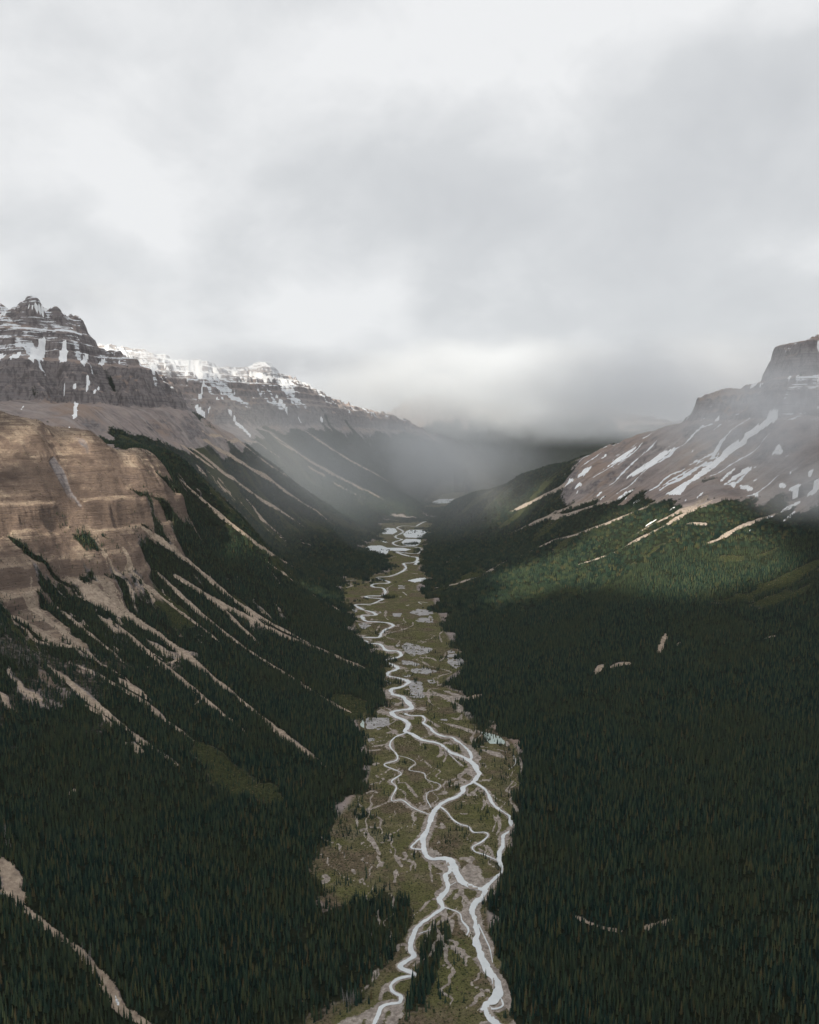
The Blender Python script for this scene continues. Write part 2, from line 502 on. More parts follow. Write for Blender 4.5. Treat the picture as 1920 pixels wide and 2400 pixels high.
CHUTES = [  # picture polyline, half widths in metres
    ([(150, 1215), (190, 1245), (230, 1272), (330, 1332), (400, 1385), (470, 1445), (540, 1500)], (26, 14, 9, 8, 8)),
    ([(540, 1500), (600, 1550), (640, 1582), (685, 1615)], (7, 7, 3)),
    (c3([(740, 360), (900, 460), (1040, 530), (1200, 610), (1400, 690), (1580, 770)]), (12, 10, 8, 8, 7, 5)),
    (c3([(880, 380), (1000, 470), (1150, 560), (1300, 640)]), (7, 6, 5)),
    (c3([(960, 510), (1000, 560), (1090, 640)]), (7, 3)),
    (c3([(240, 480), (330, 560), (480, 680), (520, 720)]), (3, 3.5, 2.5)),
    (c3([(410, 770), (520, 840), (620, 900), (700, 970), (820, 1055)]), (4, 7, 4, 3)),
    (c3([(530, 320), (650, 430), (760, 510), (870, 590), (930, 640)]), (7, 4, 3)),
    (c3([(1050, 670), (1150, 740), (1240, 800)]), (3, 4, 2)),
    (c3([(20, 490), (130, 570), (240, 640), (330, 660)]), (8, 10, 6)),
    (c3([(100, 450), (200, 540), (330, 650), (390, 700)]), (10, 8, 5)),
    (c3([(480, 780), (560, 830), (640, 890)]), (6, 9, 3)),
    (c1([(860, 690), (960, 740), (1050, 800), (1150, 860), (1250, 930), (1330, 980), (1400, 1040)]), (14, 13, 12, 14, 12, 8)),
    (c1([(760, 690), (820, 740), (900, 800)]), (16, 5)),
    (c1([(1100, 600), (1180, 690), (1300, 760)]), (14, 5)),
    (c1([(850, 640), (950, 690), (1080, 700), (1180, 760)]), (16, 6)),
    (c1([(1300, 790), (1330, 810), (1360, 825)]), (20, 20)),
    (c1([(1390, 850), (1480, 900), (1560, 950)]), (8, 4)),
    (c2([(1100, 910), (1000, 970), (850, 1030), (720, 1078)]) + c4([(600, 215), (490, 265), (400, 300), (300, 360), (200, 390), (100, 412), (10, 420)]), (14, 12, 10, 9, 9, 10, 10)),
    (c2([(1250, 910), (1150, 980), (1000, 1050), (950, 1080)]), (22, 14, 7)),
    (c2([(830, 910), (700, 950), (600, 1000), (520, 1035)]), (14, 10, 9)),
    (c4([(240, 265), (180, 290), (130, 310)]), (7, 6)),
    (c4([(0, 850), (120, 860), (230, 880), (330, 850)]), (9, 8, 4)),
    (c5([(0, 700), (90, 760), (140, 800), (260, 900), (340, 950), (390, 1010), (450, 1090), (500, 1190), (560, 1220), (700, 1300)]), (6, 4.5, 4, 4, 5.5, 4, 3.5)),
    (c5([(10, 560), (50, 640), (50, 700), (100, 740)]), (8, 9, 6)),
    (c6([(690, 805), (750, 830), (830, 858), (890, 866)]), (3.5, 3)),
    (c6([(980, 850), (1040, 838), (1100, 822)]), (3, 4)),
    (c4([(1078, 602), (1066, 640), (1050, 680)]), (8, 7)),
    (c4([(787, 768), (805, 738)]), (7, 6)), (c4([(850, 745), (890, 730), (918, 728)]), (7, 6)), (c4([(952, 715), (968, 706)]), (4, 4)),
    (c4([(1172, 140), (1240, 142)]), (9, 9)), (c4([(1122, 655), (1138, 640)]), (4, 4)), (c4([(1490, 625), (1535, 612)]), (3, 3)),
    (c5([(510, 70), (560, 75), (600, 120)]), (4, 5)), (c5([(290, 290), (320, 270)]), (4, 3)), (c3([(620, 740), (700, 735), (760, 700)]), (4, 3)),
    (c3([(360, 900), (420, 935), (470, 985)]), (4, 4)), (c3([(820, 900), (860, 870)]), (3, 3)),
]
CHUTES += [
    ([(330, 1205), (420, 1290), (540, 1380), (640, 1440)], (7, 6, 5, 4)), ([(300, 1110), (390, 1175), (470, 1242), (560, 1320)], (9, 7, 6, 5)),
    ([(420, 1240), (480, 1290), (545, 1352)], (7, 6, 4)), ([(230, 1300), (330, 1390), (430, 1470), (520, 1545)], (6, 6, 5, 4)),
    ([(560, 1180), (640, 1240), (715, 1285)], (9, 9, 7)), ([(380, 1010), (470, 1090), (560, 1160), (660, 1215)], (12, 10, 9, 8)),
    ([(400, 935), (480, 1000), (560, 1058), (640, 1110)], (15, 12, 11, 9)), ([(560, 900), (640, 960), (760, 1030), (830, 1062)], (20, 16, 14, 12)),
    ([(640, 905), (720, 960), (820, 1015)], (20, 15, 12)), ([(500, 930), (580, 985), (660, 1040)], (16, 13, 10)),
    ([(100, 1400), (200, 1480), (300, 1560), (390, 1620)], (5, 5, 4, 3)), ([(600, 1420), (680, 1470), (740, 1500)], (5, 4, 3)),
    ([(1290, 1055), (1150, 1092), (1060, 1130)], (12, 10, 8)), ([(1500, 1050), (1400, 1105), (1300, 1160), (1200, 1195)], (10, 8, 6, 5)),
    ([(1640, 1080), (1560, 1110), (1480, 1150)], (9, 7, 5)), ([(1230, 1010), (1150, 1040), (1070, 1080)], (12, 10, 8)),
]
GRAV = np.zeros((NR, NA), F32)
for pts, w in CHUTES:
    GRAV = np.maximum(GRAV, line_field(pts, w, ZB))
GRAV_CUT = np.clip((GRAV + 0.16 * n_rel - 0.40) * 6, 0, 1)

STRIPES = [([(10, 1118), (60, 1165), (120, 1212), (170, 1252), (230, 1312), (300, 1362), (350, 1400)], (9, 12, 14, 16, 22, 26)),
           ([(155, 1118), (190, 1146), (222, 1165)], (10, 18, 10)), ([(215, 1122), (250, 1155)], (7, 7)),
           ([(295, 1096), (325, 1128), (375, 1180)], (8, 12, 14)), ([(275, 1029), (320, 1049), (370, 1084)], (6, 9, 14)),
           ([(220, 1205), (260, 1225), (300, 1290), (370, 1335)], (14, 22, 20)), ([(75, 1250), (110, 1280), (180, 1345)], (8, 14, 18)),
           ([(0, 1275), (40, 1310), (110, 1362)], (6, 10, 14)), ([(325, 990), (380, 1040), (440, 1100)], (4, 14, 30))]
STR = np.zeros((NR, NA), F32)
for pts, w in STRIPES:
    STR = np.maximum(STR, line_field(pts, w, ZB))
MEADOW = line_field([(420, 1567), (475, 1627), (525, 1662), (600, 1692)], (14, 24, 20, 12), ZB)
MEADOW = np.maximum(MEADOW, line_field(c7([(270, 1380), (330, 1420), (400, 1480), (390, 1510)]), (20, 26, 16), ZB))
MEADOW = np.maximum(MEADOW, line_field(c4([(300, 330), (200, 400), (60, 440)]), (30, 30, 14), ZB))
MEADOW = np.maximum(MEADOW, line_field(c1([(1340, 990), (1420, 1020), (1500, 1060)]) + c7([(420, 260), (530, 285)]), (40, 50, 40), ZB) * .9)
MEADOW = np.clip((MEADOW + .2 * n_rel - .3) * 4, 0, 1)

FL_TREE = region(c8([(330, 1290), (520, 1230), (700, 1180), (820, 1200), (860, 1290), (800, 1420), (740, 1560), (620, 1680), (500, 1800), (180, 1940), (0, 2100), (0, 1500)]))
FL_TREE |= region(c8([(930, 1380), (1050, 1330), (1090, 1420), (1010, 1560), (990, 1720), (900, 1880), (800, 1990), (760, 1960), (870, 1640)]))
FL_THIN = region(c8([(480, 620), (720, 640), (900, 760), (900, 960), (850, 1180), (600, 1220), (400, 1250), (200, 1100), (250, 900)])) | \
    region(c8([(1000, 800), (1180, 800), (1180, 920), (1000, 900)])) | region(c8([(1240, 560), (1330, 600), (1340, 700), (1230, 700)])) | \
    region(c8([(1360, 380), (1500, 300), (1500, 700), (1380, 650)])) | region(c7([(280, 660), (450, 690), (450, 750), (320, 760)])) | \
    region(c7([(770, 1440), (960, 1470), (960, 1530), (800, 1500)])) | region(c7([(1100, 1560), (1260, 1600), (1250, 1700), (1130, 1680)]))

FSIDE = ((FOR_L & (SIDE < 0)) | (FOR_R & (SIDE > 0))).astype(F32)
FSM = blur(FSIDE, 7, 2)
FOREST = np.clip((FSM + (.40 * n_rel + .30 * fbm(S0 + 20 * n_mid, T0 * .14, 55, 3, 16) * (1 - FWIDE)) * (1 - sstep(.86, .99, FSM)) - 0.42) * 3.5, 0, 1)
FW12 = blur(FLOOR, 12, 2)
FOREST *= 1 - sstep(.28, .78, FW12 + (.38 * n_rel + .22 * n_mid) * sstep(.03, .25, FW12))
sparse = region([(-200, 1330), (0, 1310), (60, 1345), (200, 1370), (330, 1400), (300, 1480), (230, 1560), (120, 1560), (0, 1600), (-200, 1600)])
sparse = blur(sparse, 10)
B12 = blur(BLUFF, 12, 2)
BLM = np.maximum(sstep(.02, .2, B12), .9 * (SIDE < 0) * (GY > 1350) * (GY < 3100) * sstep(50, 110, ZB))
BL = np.clip((B12 + (.28 * n_rel + .50 * fbm(S0 + 12 * n_mid, T0 * .10, 42, 3, 15) * (GX > -1000)) * BLM - .40) * 4, 0, 1) * (GY < 3100)
SPARSE_BL = (fbm(GX * .54 + GY * .84, (GX * .84 - GY * .54) * .22, 34, 3, 23) > .55) & (GY < 2600) & (ZB < 420)
FOREST = FOREST * (1 - BL)
FOREST = np.maximum(FOREST, np.clip((STR + .34 * n_rel + .2 * n_mid - .42) * 2.2, 0, .85))
FOREST = np.maximum(FOREST, BL * SPARSE_BL * .35)
FOREST = np.maximum(FOREST, blur(BLUFF < .4, 22) * BL * .42 * (GY < 2700) * (fbm(GX, GY, 22, 2, 24) > .05))
SPZ = sstep(.2, .8, sparse) * sstep(-.2, .3, n_mid + .6 * n_big + .3 * n_rel)
FOREST *= 1 - .38 * SPZ
FOREST = np.maximum(FOREST, np.clip((blur(FL_TREE, 5) + .35 * n_rel + .15 * n_mid - .40) * 4, 0, 1))
thin = blur(FL_THIN, 6) * (n_mid * .8 + n_rel * .5 > .18)
FOREST = np.maximum(FOREST, thin * .42)
FOREST = np.maximum(FOREST, FSOFT * (GY < 2600) * (fbm(GX, GY, 46, 3, 31) > .62) * .22)
FOREST = np.maximum(FOREST, (GY > 8200) * np.clip((np.where(GY > 10800, 1050, 760) + 160 * n_big - ZB) / 60, 0, 1) * (FSOFT < .5))
stripe = fbm(S0 + 50 * n_big, T0 * .16, 85, 4, 301) + .25 * n_rel
stripe = sstep(.30, .55, stripe) * (1 - FSOFT) * sstep(.5, .95, FSM) * np.where(SIDE < 0, 1.0, .3) * (GY < 6500) * sstep(110, 170, ZB)
FOREST *= 1 - .62 * stripe
thinl = ridged(S0 + 25 * n_mid, T0 * .07, 46, 3, 321) + .22 * n_rel + .25 * n_big
THINL = sstep(.72, .90, thinl) * (SIDE < 0) * (GY > 1350) * (GY < 4200) * sstep(45, 110, ZB) * (1 - sstep(480, 560, ZB)) * (1 - FSOFT) * sstep(.4, .9, FSM)
FOREST *= 1 - .9 * THINL
GRAV = np.maximum(GRAV, THINL * .62)
FOREST *= (1 - GRAV_CUT)
MEADOW = np.maximum(MEADOW, sstep(.04, .25, stripe) * .95 * (1 - BL))
FOREST *= 1 - .86 * MEADOW
FOREST = np.clip(FOREST, 0, 1)

# ------------------------------------------------------------------ relief
rock = np.clip(1 - np.clip(FSM * 1.2, 0, 1) - FSOFT * 1.2, 0, 1)
rock = np.maximum(rock, np.clip(BLUFF, 0, 1))
rock = blur(rock, 2, 1)
high = sstep(15, 120, ZB)
sL, tL = .54 * GX + .84 * GY, .84 * GX - .54 * GY
sR, tR = .98 * GY - .2 * GX, .98 * GX + .2 * GY
S_ = np.where(SIDE < 0, sL, sR); T_ = np.where(SIDE < 0, tL, tR)
wl = np.clip(GY / 3000, .6, 2.2)
wrp = n_big * 60
gul = np.where(GY < 3000, ridged(S_ + wrp, T_ * .22, 150, 4, 41), np.where(GY < 5600, ridged(S_ + wrp, T_ * .22, 240, 4, 42), ridged(S_ + wrp, T_ * .25, 420, 4, 43)))
Z = ZB + high * (gul - .35) * (10 + 26 * rock) * wl * (1 - .8 * np.clip(BLUFF * 1.3, 0, 1))
Z = Z + high * rock * fbm(GX, GY, 120, 5, 51) * 10 * wl
iso = ridged(GX, GY, 170, 4, 61)
crag = rock * sstep(700, 900, ZB) * (GY < 12000)
Z = Z + crag * (iso - .45) * np.where(SIDE > 0, 36, 22)
Z = Z + FSOFT * (fbm(GX, GY, 60, 4, 71) * .2 + .2) + (1 - FSOFT) * (1 - high) * fbm(GX, GY, 50, 3, 72) * 2.0
far = sstep(9500, 12500, GY)
Z = Z + far * (ridged(GX, GY, 1500, 4, 81) - .35) * 190


def cliff(z, c, w, k, m):
    t = (z - c) / w
    return z + m * k * w * t * np.exp(-t * t / 2)


Z = Z + crag * (ridged(S_ + 40 * n_mid, T_ * .10, 58, 3, 62) - .4) * 17 * np.clip(GY / 4500, .7, 1.5)
Z = Z + BL * high * ((ridged(S_ + 20 * n_mid, T_ * .18, 48, 4, 63) - .4) * 7 + fbm(GX, GY, 60, 5, 64) * 5)
Z = Z + crag * (SIDE > 0) * (ridged(GX + 25 * n_mid, GY * .3, 52, 4, 66) - .4) * 22
bed = fbm(GX, GY, 500, 3, 91) * 14
lp = rock * (SIDE < 0) * ((GY > 3300) & (GY < 5400))
Zb = Z + bed
for c, w, k in ((1325, 55, 1.0), (1120, 16, 1.5), (1060, 14, 1.5), (925, 50, 1.4), (845, 18, 1.2), (1180, 12, 1.2), (1000, 12, 1.2)):
    Zb = cliff(Zb, c, w, k, lp)
rp = rock * (SIDE > 0) * ((GY > 2900) & (GY < 5000))
for c, w, k in ((795, 40, .75), (985, 40, .7), (880, 12, 1.2), (1040, 16, 1.3), (930, 10, 1.1), (740, 10, 1.0)):
    Zb = cliff(Zb, c, w, k, rp)
m2 = rock * (SIDE < 0) * ((GY > 5400) & (GY < 11000))
for c in range(940, 1500, 62):
    Zb = cliff(Zb, c + 14 * math.sin(c * .7), 15, 1.5, m2)
Zb = cliff(Zb, 860, 50, 1.4, m2)
for c, w, k in ((418, 17, 1.7), (297, 13, 1.4), (246, 9, 1.2), (470, 5, .6), (500, 4, .5), (535, 5, .6), (570, 4, .5), (350, 5, .6), (385, 4, .5), (605, 4, .5)):
    Zb = cliff(Zb, c, w, k, BL * (GY < 3000) * np.clip(.75 + .9 * n_mid, 0, 1.2))
Z = Zb - bed
Z = Z - GRAV_CUT * (1 - FSOFT) * np.clip(GY / 1500, .6, 2)      # chutes are cut in
Z = np.where(FSOFT > .5, np.minimum(Z, 3.0), Z)
Z = np.minimum(Z, 2300 + (Z - 2300) * .2)
Z = Z.astype(F32)


# ------------------------------------------------------------------ helpers for things and materials
def tag(o, label=None, cat=None, group=None, kind=None):
    if label: o['label'] = label
    if cat: o['category'] = cat
    if group: o['group'] = group
    if kind: o['kind'] = kind
    return o


def mesh_from(name, verts, faces, mat=None, smooth=False):
    """verts (n,3), faces (m,3) or (m,4) arrays"""
    verts = np.asarray(verts, F32); faces = np.asarray(faces, np.int32)
    me = bpy.data.meshes.new(name)
    me.vertices.add(len(verts)); me.vertices.foreach_set('co', verts.ravel())
    k = faces.shape[1]
    me.loops.add(faces.size); me.loops.foreach_set('vertex_index', faces.ravel())
    me.polygons.add(len(faces)); me.polygons.foreach_set('loop_start', np.arange(len(faces), dtype=np.int32) * k)
    if smooth:
        me.polygons.foreach_set('use_smooth', np.ones(len(faces), bool))
    me.update(calc_edges=True)
    me.validate()
    if mat: me.materials.append(mat)
    return me


def put(name, me, parent=None):
    o = bpy.data.objects.new(name, me)
    COL.objects.link(o)
    if parent: o.parent = parent
    return o


class NT:
    """a small shader builder"""
    def __init__(self, name):
        self.m = bpy.data.materials.new(name); self.m.use_nodes = True
        self.t = self.m.node_tree; self.t.nodes.clear()
        self.out = self.t.nodes.new('ShaderNodeOutputMaterial')
        self._pos = None

    def n(self, typ, **kw):
        nd = self.t.nodes.new(typ)
        for k, v in kw.items():
            setattr(nd, k, v)
        return nd

    def set(self, sock, v):
        if isinstance(v, bpy.types.NodeSocket):
            self.t.links.new(v, sock)
        elif v is not None:
            if isinstance(v, (tuple, list)) and len(v) == 3 and sock.type == 'RGBA':
                v = (*v, 1)
            sock.default_value = v

    def pos(self):
        if not self._pos:
            self._pos = self.n('ShaderNodeNewGeometry')
        return self._pos.outputs['Position']

    def normal_z(self):
        self.pos()
        s = self.n('ShaderNodeSeparateXYZ'); self.t.links.new(self._pos.outputs['Normal'], s.inputs[0])
        return s.outputs[2]

    def attr(self, name):
        return self.n('ShaderNodeAttribute', attribute_name=name).outputs['Fac']

    def math(self, op, a, b=None, c=None, clamp=False):
        nd = self.n('ShaderNodeMath', operation=op, use_clamp=clamp)
        for i, v in enumerate((a, b, c)):
            if v is not None: self.set(nd.inputs[i], v)
        return nd.outputs[0]

    def noise(self, scale, detail=4, rough=.55, vec=None, stretch=None, dist=0, off=None):
        mp = self.n('ShaderNodeMapping')
        self.set(mp.inputs[0], vec or self.pos())
        mp.inputs['Scale'].default_value = stretch or (1, 1, 1)
        if off: mp.inputs['Location'].default_value = off
        nd = self.n('ShaderNodeTexNoise')
        self.t.links.new(mp.outputs[0], nd.inputs['Vector'])
        nd.inputs['Scale'].default_value = scale; nd.inputs['Detail'].default_value = detail
        nd.inputs['Roughness'].default_value = rough; nd.inputs['Distortion'].default_value = dist
        return nd.outputs['Fac']

    def ramp(self, f, stops):
        nd = self.n('ShaderNodeValToRGB')
        e = nd.color_ramp.elements
        for i, (p, c) in enumerate(stops):
            el = e[i] if i < 2 else e.new(p)
            el.position = p; el.color = (*c, 1)
        self.set(nd.inputs[0], f)
        return nd.outputs[0]

    def step(self, f, a, b):
        nd = self.n('ShaderNodeMapRange', interpolation_type='SMOOTHSTEP')
        self.set(nd.inputs['Value'], f); nd.inputs['From Min'].default_value = a; nd.inputs['From Max'].default_value = b
        return nd.outputs[0]

    def mix(self, f, a, b):
        nd = self.n('ShaderNodeMix', data_type='RGBA')
        self.set(nd.inputs[0], f); self.set(nd.inputs[6], a); self.set(nd.inputs[7], b)
        return nd.outputs[2]

    def bump(self, h, dist, strength=1.0, nrm=None):
        nd = self.n('ShaderNodeBump'); nd.inputs['Distance'].default_value = dist; nd.inputs['Strength'].default_value = strength
        self.set(nd.inputs['Height'], h)
        if nrm: self.set(nd.inputs['Normal'], nrm)
        return nd.outputs[0]

    def bsdf(self, col, rough=.9, spec=.2, normal=None):
        b = self.n('ShaderNodeBsdfPrincipled')
        self.set(b.inputs['Base Color'], col); self.set(b.inputs['Roughness'], rough)
        b.inputs['Specular IOR Level'].default_value = spec
        if normal: self.set(b.inputs['Normal'], normal)
        self.t.links.new(b.outputs[0], self.out.inputs['Surface'])
        return self.m


# ------------------------------------------------------------------ terrain material
def terrain_material():
    t = NT('mountain_ground')
    sep = t.n('ShaderNodeSeparateXYZ'); t.set(sep.inputs[0], t.pos())
    nz = t.normal_z()
    fine = t.noise(.09, 6, .62)
    mid = t.noise(.02, 5, .6)
    big = t.noise(.0035, 4, .55)
    strata = t.noise(1.0, 5, .68, stretch=(.0022, .0022, .075))
    strata2 = t.noise(1.0, 3, .7, stretch=(.006, .006, .26), off=(3, 1, 7))
    rock = t.ramp(strata, [(.30, (0.131, 0.116, 0.119)), (.70, (0.350, 0.318, 0.300)), (.42, (0.205, 0.187, 0.190)), (.50, (0.275, 0.240, 0.230)), (.58, (0.222, 0.203, 0.207))])
    rock = t.mix(t.step(strata2, .52, .62), rock, t.mix(.5, rock, (0.105, 0.091, 0.096)))
    talus = t.ramp(t.noise(.012, 6, .65), [(.3, (0.210, 0.184, 0.175)), (.7, (0.359, 0.301, 0.271)), (.5, (0.289, 0.242, 0.228))])
    talus = t.mix(t.step(big, .48, .62), talus, (0.300, 0.228, 0.190))
    cv = t.n('ShaderNodeCombineXYZ')
    t.set(cv.inputs[0], t.math('MULTIPLY', t.attr('ss'), .028)); t.set(cv.inputs[1], t.math('MULTIPLY', t.attr('tt'), .0022))
    streak = t.noise(1.0, 6, .66, vec=cv.outputs[0], dist=.4)
    talus = t.mix(t.math('MULTIPLY', t.step(streak, .50, .62), .65), talus, (.36, .32, .30))
    talus = t.mix(t.math('MULTIPLY', t.step(streak, .46, .36), .6), talus, (.15, .132, .128))
    flute = t.noise(1.0, 4, .65, stretch=(.055, .055, .006), off=(2, 7, 3))
    rock = t.mix(t.math('MULTIPLY', t.step(flute, .54, .40), .6), rock, (.075, .066, .068))
    steep = t.step(t.math('ADD', nz, t.math('MULTIPLY', t.math('SUBTRACT', mid, .5), .3)), .80, .62)
    col = t.mix(steep, talus, rock)
    # tan bluff
    bl_str = t.noise(1.0, 5, .7, stretch=(.013, .013, .42), off=(0, 4, 2), dist=.25)
    bl_rock = t.ramp(bl_str, [(.30, (.115, .085, .078)), (.70, (.40, .29, .20)), (.42, (.22, .16, .135)), (.5, (.32, .235, .175)), (.6, (.20, .15, .13))])
    bl_dust = t.ramp(t.noise(.03, 6, .66), [(.32, (.27, .205, .16)), (.68, (.43, .335, .25))])
    bl_dust = t.mix(t.math('MULTIPLY', t.step(streak, .47, .60), .8), bl_dust, (.50, .40, .305))
    bl_dust = t.mix(t.math('MULTIPLY', t.step(streak, .46, .36), .7), bl_dust, (.17, .128, .108))
    bcol = t.mix(t.math('MULTIPLY', t.step(nz, .80, .64), .9), t.mix(t.math('MULTIPLY', t.step(bl_str, .45, .53), .6), bl_dust, bl_rock), t.mix(.35, bl_rock, (.12, .09, .082)))
    crag = t.step(t.math('ADD', t.noise(1.0, 5, .62, stretch=(.0055, .0055, .012), off=(6, 1, 4)), t.math('MULTIPLY', t.math('SUBTRACT', bl_str, .5), .35)), .52, .60)
    bcol = t.mix(t.math('MULTIPLY', crag, .62), bcol, (.105, .078, .068))
    bcol = t.mix(t.math('MULTIPLY', t.step(t.noise(.22, 5, .72, off=(1, 1, 5)), .53, .62), .5), bcol, (.13, .10, .085))
    col = t.mix(t.step(t.attr('bluff'), .3, .7), col, bcol)
    # shrubs and forest ground
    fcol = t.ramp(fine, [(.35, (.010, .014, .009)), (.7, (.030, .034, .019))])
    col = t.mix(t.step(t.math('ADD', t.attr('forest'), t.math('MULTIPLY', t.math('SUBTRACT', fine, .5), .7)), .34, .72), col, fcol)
    scol = t.ramp(t.noise(.16, 5, .7), [(.35, (.024, .030, .014)), (.68, (.072, .076, .034))])
    col = t.mix(t.step(t.attr('meadow'), .25, .65), col, scol)
    # valley floor: sedge meadow, willow brown, bright moss
    g1 = t.ramp(t.noise(.05, 6, .68), [(.33, (.072, .074, .034)), (.70, (.225, .195, .105)), (.5, (.118, .112, .052))])
    g2 = t.ramp(t.noise(.11, 5, .7), [(.33, (.066, .052, .036)), (.7, (.215, .165, .112))])
    gm = t.step(t.math('ADD', t.noise(.012, 5, .6, off=(5, 2, 0)), t.math('MULTIPLY', t.math('SUBTRACT', fine, .5), .25)), .46, .60)
    grass = t.mix(gm, g1, g2)
    grass = t.mix(t.math('MULTIPLY', t.step(t.noise(.009, 5, .6, off=(1, 9, 0)), .50, .60), .75), grass, t.ramp(t.noise(.09, 5, .7, off=(0, 3, 0)), [(.35, (.060, .072, .022)), (.66, (.150, .150, .055))]))
    grass = t.mix(t.math('MULTIPLY', t.step(t.noise(.02, 6, .7, off=(8, 8, 0)), .58, .66), .6), grass, (.24, .195, .14))
    grass = t.mix(t.math('MULTIPLY', t.step(t.noise(.45, 4, .75, off=(3, 5, 0)), .46, .62), .55), grass, t.mix(.6, grass, (.26, .21, .13)))
    speck = t.step(t.noise(.30, 4, .75, off=(2, 2, 0)), .53, .60)
    grass = t.mix(t.math('MULTIPLY', speck, .75), grass, (.016, .021, .010))
    fl = t.step(t.math('ADD', t.attr('floor'), t.math('MULTIPLY', t.math('SUBTRACT', mid, .5), .3)), .36, .56)
    fl = t.math('MULTIPLY', fl, t.math('SUBTRACT', 1, t.math('MULTIPLY', t.step(t.attr('forest'), .3, .8), .8)))
    col = t.mix(fl, col, grass)
    # gravel of chutes, banks and bars
    gf = t.step(t.math('ADD', t.attr('gravel'), t.math('MULTIPLY', t.math('SUBTRACT', t.noise(.16, 6, .75), .5), .95)), .42, .52)
    gcol = t.ramp(t.noise(.09, 6, .7), [(.32, (.27, .21, .165)), (.68, (.60, .48, .37))])
    pale = t.ramp(t.noise(.13, 6, .75, off=(4, 0, 0)), [(.34, (.16, .135, .115)), (.64, (.52, .46, .41)), (.5, (.33, .285, .25))])
    gcol = t.mix(fl, gcol, pale)
    gcol = t.mix(t.attr('tan'), pale, gcol)
    col = t.mix(gf, col, gcol)
    # thin snow left on the ledges of the high cliffs
    led = t.noise(1.0, 4, .6, stretch=(.006, .006, .11), off=(9, 3, 1))
    sn = t.math('ADD', t.math('MULTIPLY', t.attr('ledge'), .62), t.math('MULTIPLY', t.math('SUBTRACT', led, .5), 1.1))
    sn = t.math('ADD', sn, t.math('MULTIPLY', t.math('SUBTRACT', t.noise(.014, 5, .7), .5), .7))
    sn = t.step(t.math('ADD', sn, t.math('MULTIPLY', t.math('SUBTRACT', nz, .75), .35)), .50, .56)
    col = t.mix(sn, col, (.80, .82, .85))
    h = t.math('ADD', t.math('MULTIPLY', t.noise(.03, 8, .68), 1.0), t.math('MULTIPLY', strata2, .35))
    h = t.math('ADD', h, t.math('MULTIPLY', t.math('MULTIPLY', bl_str, t.attr('bluff')), 1.0))
    h = t.math('ADD', h, t.math('MULTIPLY', t.noise(.2, 4, .7, off=(7, 0, 0)), .16))
    nrm = t.bump(h, 9.0, 1.0)
    return t.bsdf(col, 1.0, 0.0, nrm)


M_TER = terrain_material()

# ------------------------------------------------------------------ water courses on the floor (measured in crops 7 and 8)
MAIN = floor_xy(c7([(940, 175), (930, 200), (850, 210), (800, 235), (780, 240), (700, 238), (665, 250), (700, 270), (700, 285), (655, 305), (660, 320), (695, 330),
    (640, 348), (650, 365), (690, 375), (780, 380), (830, 390), (820, 415), (790, 425), (720, 420), (660, 412), (700, 430), (760, 445), (800, 450), (795, 475),
    (760, 487), (710, 490), (720, 510), (720, 530), (680, 555), (610, 578), (530, 585), (570, 602), (610, 615), (590, 625), (545, 625), (495, 635), (505, 650),
    (560, 655), (580, 675), (570, 705), (460, 712), (475, 722), (560, 730), (540, 745), (490, 765), (385, 770), (430, 800), (510, 825), (510, 840), (435, 842),
    (430, 855), (460, 880), (590, 890), (635, 912), (590, 935), (560, 960), (540, 990), (430, 990), (430, 1005), (465, 1020), (445, 1031), (550, 1035), (590, 1075),
    (670, 1085), (690, 1115), (600, 1140), (585, 1155), (660, 1185), (650, 1210), (610, 1225), (610, 1250), (700, 1270), (740, 1295), (690, 1325), (630, 1340),
    (625, 1370), (700, 1390), (740, 1430), (755, 1470), (700, 1480), (632, 1495)]) +
    c8([(740, 80), (800, 105), (810, 140), (800, 170), (840, 190), (900, 225), (1000, 245), (1040, 270), (1080, 300), (1150, 330), (1200, 360), (1240, 410), (1250, 440),
    (1210, 490), (1160, 520), (1150, 550), (1110, 580), (1050, 605), (1000, 635), (970, 690), (950, 740), (930, 790), (910, 830), (915, 880), (925, 930), (960, 965),
    (1060, 965), (1090, 990), (1110, 1040), (1130, 1080), (1170, 1120), (1230, 1150), (1280, 1160), (1285, 1200), (1240, 1240), (1215, 1290), (1220, 1330), (1240, 1400),
    (1245, 1480), (1270, 1560), (1310, 1640), (1340, 1690), (1370, 1740), (1380, 1780), (1340, 1850), (1300, 1880), (1320, 1930), (1360, 1990), (1390, 2060), (1400, 2300)]))
